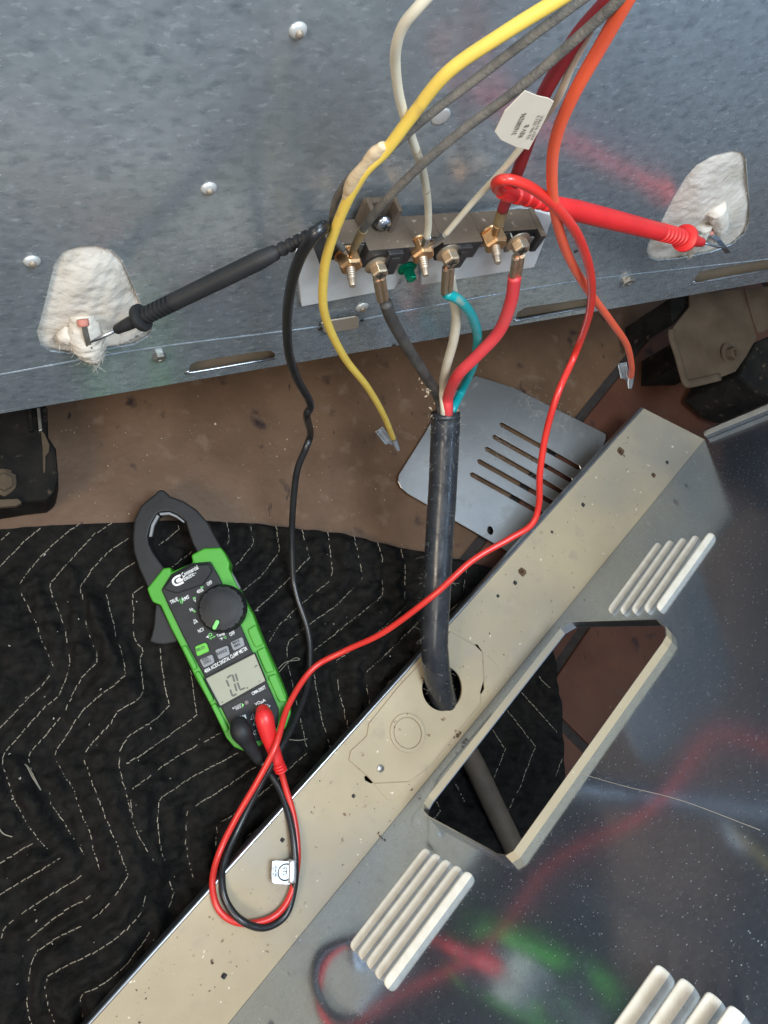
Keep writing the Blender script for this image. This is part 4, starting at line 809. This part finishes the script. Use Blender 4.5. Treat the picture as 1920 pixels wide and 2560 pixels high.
# printing
def pr(s, a, b, hp, m=WHITEP, par=None, **k): text('lettering', s, MT, Z3(*a), Z3(*b), hp, m, par or fp, **k)
pr('Commercial', (497,768), (622,702), 11, h=.0030, bold=.012); pr('Electric', (512,798), (590,755), 11, h=.0030, bold=.012); pr('TM', (585,748), (603,738), 3, h=.0030)
LGm = [tube([MT.at(*Z3(*p), .0029) for p in L], depth_r(MT.at(*Z3(450, 790)), 5.2), 8, 6, flat=(MT.ez, .1)) for L in ([(478,752),(440,768),(418,795),(428,822),(455,828),(502,806)], [(478,775),(452,790),(458,802),(498,784)])]
build('emblem', join(*LGm), WHITEP, fp)
pr('TRUE', (405,982), (465,950), 9, shear=.2, bold=.014); pr('RMS', (497,962), (552,932), 9, shear=.2, bold=.014)
build('wave_mark', join(tube([MT.at(*Z3(*p), .0004) for p in [(462,962),(472,938),(480,975),(487,922),(492,978),(500,945)]], .00028, 5, smooth_path=False)), GREENP, fp)
pr('OFF', (693,838), (733,818), 9, bold=.014); pr('400A', (612,900), (665,878), 9, bold=.014); pr('V', (590,968), (606,960), 8, bold=.014); pr('Hz', (556,1040), (583,1030), 8, bold=.014); pr('%', (582,1052), (603,1042), 7, GREENP, bold=.014)
pr('µA', (588,1140), (620,1128), 8, bold=.014); pr('NCV', (624,1210), (668,1188), 9, bold=.014); pr('Ω', (705,1240), (732,1228), 8, GREENP, bold=.012); pr('Temp', (770,1250), (832,1228), 9, bold=.014)
pr('°F', (792,1270), (815,1262), 6.5, bold=.014); pr('°C', (818,1260), (845,1250), 6.5, GREENP, bold=.014); pr('OFF', (872,1236), (912,1216), 9, bold=.014)
pr('≈', (638,858), (660,850), 4, GREENP, bold=.014); pr('≈', (578,942), (600,934), 4, GREENP, bold=.014); pr('=', (580,1116), (602,1108), 3, bold=.01)
build('symbol', join(*[tube([MT.at(*Z3(*p), .0004) for p in L], .00022, 5, smooth_path=False) for L in ([(705,1256),(755,1232)], [(716,1242),(722,1260)], [(738,1232),(744,1248)])]), GREENP, fp)
build('symbol', join(*[tube([MT.at(*Z3(*p), .0004) for p in L], .00026, 5, smooth_path=False) for L in ([(680,1243),(690,1240)], [(693,1228),(700,1248)], [(688,1234),(694,1246)])]), WHITEP, fp)
pr('400A AC/DC DIGITAL CLAMP METER', (676,1528), (1010,1340), 9.5, bold=.016)
pr('CMM-2055T', (1048,1702), (1155,1645), 8, bold=.014); pr('BACKLIGHT', (893,1812), (960,1780), 5); pr('SENSOR', (918,1818), (962,1798), 5)
build('arrow', prism(mp([Z3(962,1762), Z3(980,1775), Z3(966,1798)], .0004), -MT.ez * .0002), GREENP, fp)
build('sensor', lathe(MT.at(*Z3(1000, 1757), 0), MT.ez, [(0, .0019), (.0006, .0018), (.0011, .0011), (.0013, .0003)], 16), CLEAR, fp, smooth=True)
pr('VΩµA', (1072,1790), (1155,1752), 9, bold=.014); pr('Temp', (1140,1815), (1192,1792), 7, bold=.01); pr('COM', (922,1912), (1000,1885), 11, bold=.012); pr('CAT III', (1025,2030), (1115,1995), 9.5, bold=.016)
build('symbol', join(*[tube([MT.at(*Z3(*p), .0004) for p in L], .00025, 5, smooth_path=False) for L in ([(1075,1812),(1170,1772)], [(1118,1785),(1130,1808)], [(1146,1770),(1156,1792)])]), WHITEP, fp)
for (x, y) in ((1056, 1872), (1075, 1916)):
    L = [(x - 22, y + 22), (x - 8, y - 26), (x + 28, y + 4), (x - 22, y + 22)]
    build('warning_triangle', join(tube([MT.at(*Z3(*p), .0004) for p in L], .00028, 5, smooth_path=False), tube([MT.at(*Z3(x - 2, y - 10), .0004), MT.at(*Z3(x + 2, y + 8), .0004)], .0003, 5, smooth_path=False)), WHITEP, fp)
build('earth_symbol', join(*[tube([MT.at(*Z3(*p), .0004) for p in L], .00025, 5, smooth_path=False) for L in ([(1075,1945),(1100,1935)], [(1078,1956),(1102,1946)], [(1088,1966),(1096,1962)])]), WHITEP, fp)
for x, y in ((604,1826),(662,1792)): build('jack_socket', lathe(MT.at(x, y, .0), MT.ez, [(0, .0062), (.0012, .0062), (.0012, .0045), (.0002, .0042)], 20), BLK, fp, auto=40)

#SECTION surroundings
# ------------------------------------------------------------------ bits of the range frame under its back
lg = thing('frame_leg', 'black grimy corner leg of the range frame with a bolt at the left edge', 'range leg', tuple(FL.at(60, 1200)))
LP = [(-160,1010),(118,1010),(120,1090),(140,1120),(146,1190),(138,1232),(115,1250),(60,1256),(-160,1290)]
build('leg_plate', prism([FL.at(x, y, .045) for x, y in LP], (0, 0, -.0445)), DARKM, lg, bevel=.003)
build('edge_strip', prism([FL.at(x, y, .0465) for x, y in [(102,1072),(112,1085),(124,1112),(122,1130),(114,1140),(113,1182),(108,1180),(106,1120)]], (0, 0, -.002)), DIRTY, lg, bevel=.0004)
for x in (70, 92): build('flange_bar', prism([FL.at(a, b, .05) for a, b in [(x, 1020), (x + 8, 1018), (x + 14, 1075), (x + 5, 1078)]], (0, 0, -.006)), PLATE if x == 92 else DARKM, lg, bevel=.0005)
pb = FL.at(8, 1206, .047)
bo = build('leg_bolt', lathe(pb, (.25, -.1, 1), [(-.004, .0100), (.0, .0100), (.0005, .0065), (.004, .0062), (.0045, .005)], 6), DIRTY, lg, bevel=.0003)
build('bolt_washer', lathe(pb - np.array([0, 0, .004]), (.25, -.1, 1), [(0, .0105), (.002, .0105), (.0022, .009)], 24), DIRTY, bo, auto=40)
build('foot_ledge', prism([FL.at(x, y, .05) for x, y in [(-40,1250),(45,1246),(55,1256),(40,1264),(-40,1270)]], (0, 0, -.006)), DIRTY, lg, bevel=.0006)
Z9 = lambda x, y: (1600 + x / 4.425, 700 + y / 4.425)
bz_ = .095
rbk = thing('corner_bracket', 'dull brown dusty corner bracket with a nut under the right end of the range', 'bracket', tuple(FL.at(1790, 880, .0)))
BP = [Z9(*p) for p in [(550,150),(555,290),(490,370),(370,520),(350,560),(352,640),(420,850),(460,1000),(500,1140),(530,1160),(700,1125),(880,1082),(1060,1010),(1180,840),(1290,640),(1210,330),(1130,100)]]
build('bracket_plate', prism([FL.at(x, y, bz_) for x, y in BP], (0, 0, -.002)), DIRTY, rbk, bevel=.0006)
rim = [FL.at(*Z9(x, y), bz_ + .0006) for x, y in [(352,560),(352,640),(420,850),(460,1000),(505,1135),(560,1145),(700,1115),(880,1072)]]
build('rolled_edge', tube(rim, .0042, 10, 5, flat=((0, 0, 1), .5)), DIRTY, rbk, smooth=True)
pn = FL.at(*Z9(975, 820), bz_); ax = un(np.array([.3, -.15, 1]))
nu = build('bracket_washer', lathe(pn - ax * .001, ax, [(0, .0115), (.0015, .0115), (.002, .0105), (.002, .005)], 24), DIRTY, rbk, auto=40)
build('bracket_nut', lathe(pn + ax * .001, ax, [(0, .0068), (.006, .0068), (.0066, .0058), (.0066, .0034), (.002, .0032)], 6), DIRTY, nu, bevel=.0003)
build('bracket_leg', prism([FL.at(*Z9(*p), bz_ - .003) for p in [(700,500),(1100,500),(1100,800),(700,800)]], (0, 0, -(bz_ - .003))), DARKM, rbk)
build('side_strip', prism([FL.at(*Z9(*p), bz_ + .002) for p in [(1165,100),(1480,60),(1480,500),(1370,570),(1310,585),(1230,350)]], (0, 0, -.002)), DIRTY, rbk, bevel=.0006)
build('support_post', prism([FL.at(*Z9(*p), bz_ - .01) for p in [(330,200),(545,150),(545,290),(480,370),(360,500)]], (0, 0, -.07)), DARKM, rbk, bevel=.001)
dkb = tag(build('dark_side_rail', prism([FL.at(*Z9(*p), .09) for p in [(1290,680),(1560,560),(1700,1200),(1500,1330),(1320,1250),(1100,1050),(1190,860)]], (0, 0, -.08)), DARKM, bevel=.004), 'black lint covered rail end beside the brown bracket at the right edge', 'rail')
# dirt scattered on the flange
def scatter(name, lab, n, area, z, s0, s1, m):
    V = []
    for i in range(n):
        a, b = rng.random(2); p = area(a, b); V.append(crumb(np.array([p[0], p[1], z]), s0 + (s1 - s0) * rng.random() ** 3))
    return V
UF = lambda a, b: BM.w(uEnd + .2 + (uA - uEnd - .22) * a, vL + (vR - vL) * (.06 + .88 * b))[:2]
V1 = scatter('', '', 260, UF, BEAM_Z + .0004, .0003, .0012, None); V2 = scatter('', '', 230, UF, BEAM_Z + .0004, .0002, .0010, None)
named = [(1145,1838,.0030),(1135,1845,.0028),(1150,1832,.0026),(950,2090,.0030),(945,2082,.0026),(958,2095,.0025),(1400,1575,.0028),(1552,1128,.0034),(1560,1140,.0026),(1306,1430,.0035),(1300,1425,.0028),(1030,1975,.002),(530,2410,.003),(700,2470,.003),(590,2300,.002)]
V2 += [crumb(FL.at(x, y, BEAM_Z + .0006), s * .6) for x, y, s in named]
stuff(build('flange_grit', join(*V1), CRUMB, cover)); stuff(build('flange_dirt', join(*V2), CRUMBD, cover))
V3 = [crumb(FL.at(rng.uniform(120, 1000), rng.uniform(1050, 1300), .0006), .0003 + .0007 * rng.random() ** 2) for i in range(110)]
stuff(build('floor_grit', join(*V3), CRUMB, floor))
V4 = [crumb(np.array([p[0], p[1], bheight(p[None])[0] + .001]), .0004 + .0008 * rng.random() ** 3) for p in [FL.at(rng.uniform(0, 1000), rng.uniform(1330, 2500), .01)[:2] for i in range(90)]]
stuff(build('blanket_lint', join(*V4), LINT, bl))
ft = FL.at(945, 1735, .03)
print('louver pitch', [SP.uv(1522,1528)[1], SP.uv(1552,1530)[1]], 'beam v', vL, vR, 'hole r', HR, 'meter h', MT.at(367,1471,-.03)[2], MT.at(728,1782,-.03)[2], MT.at(395,1225,-.03)[2])
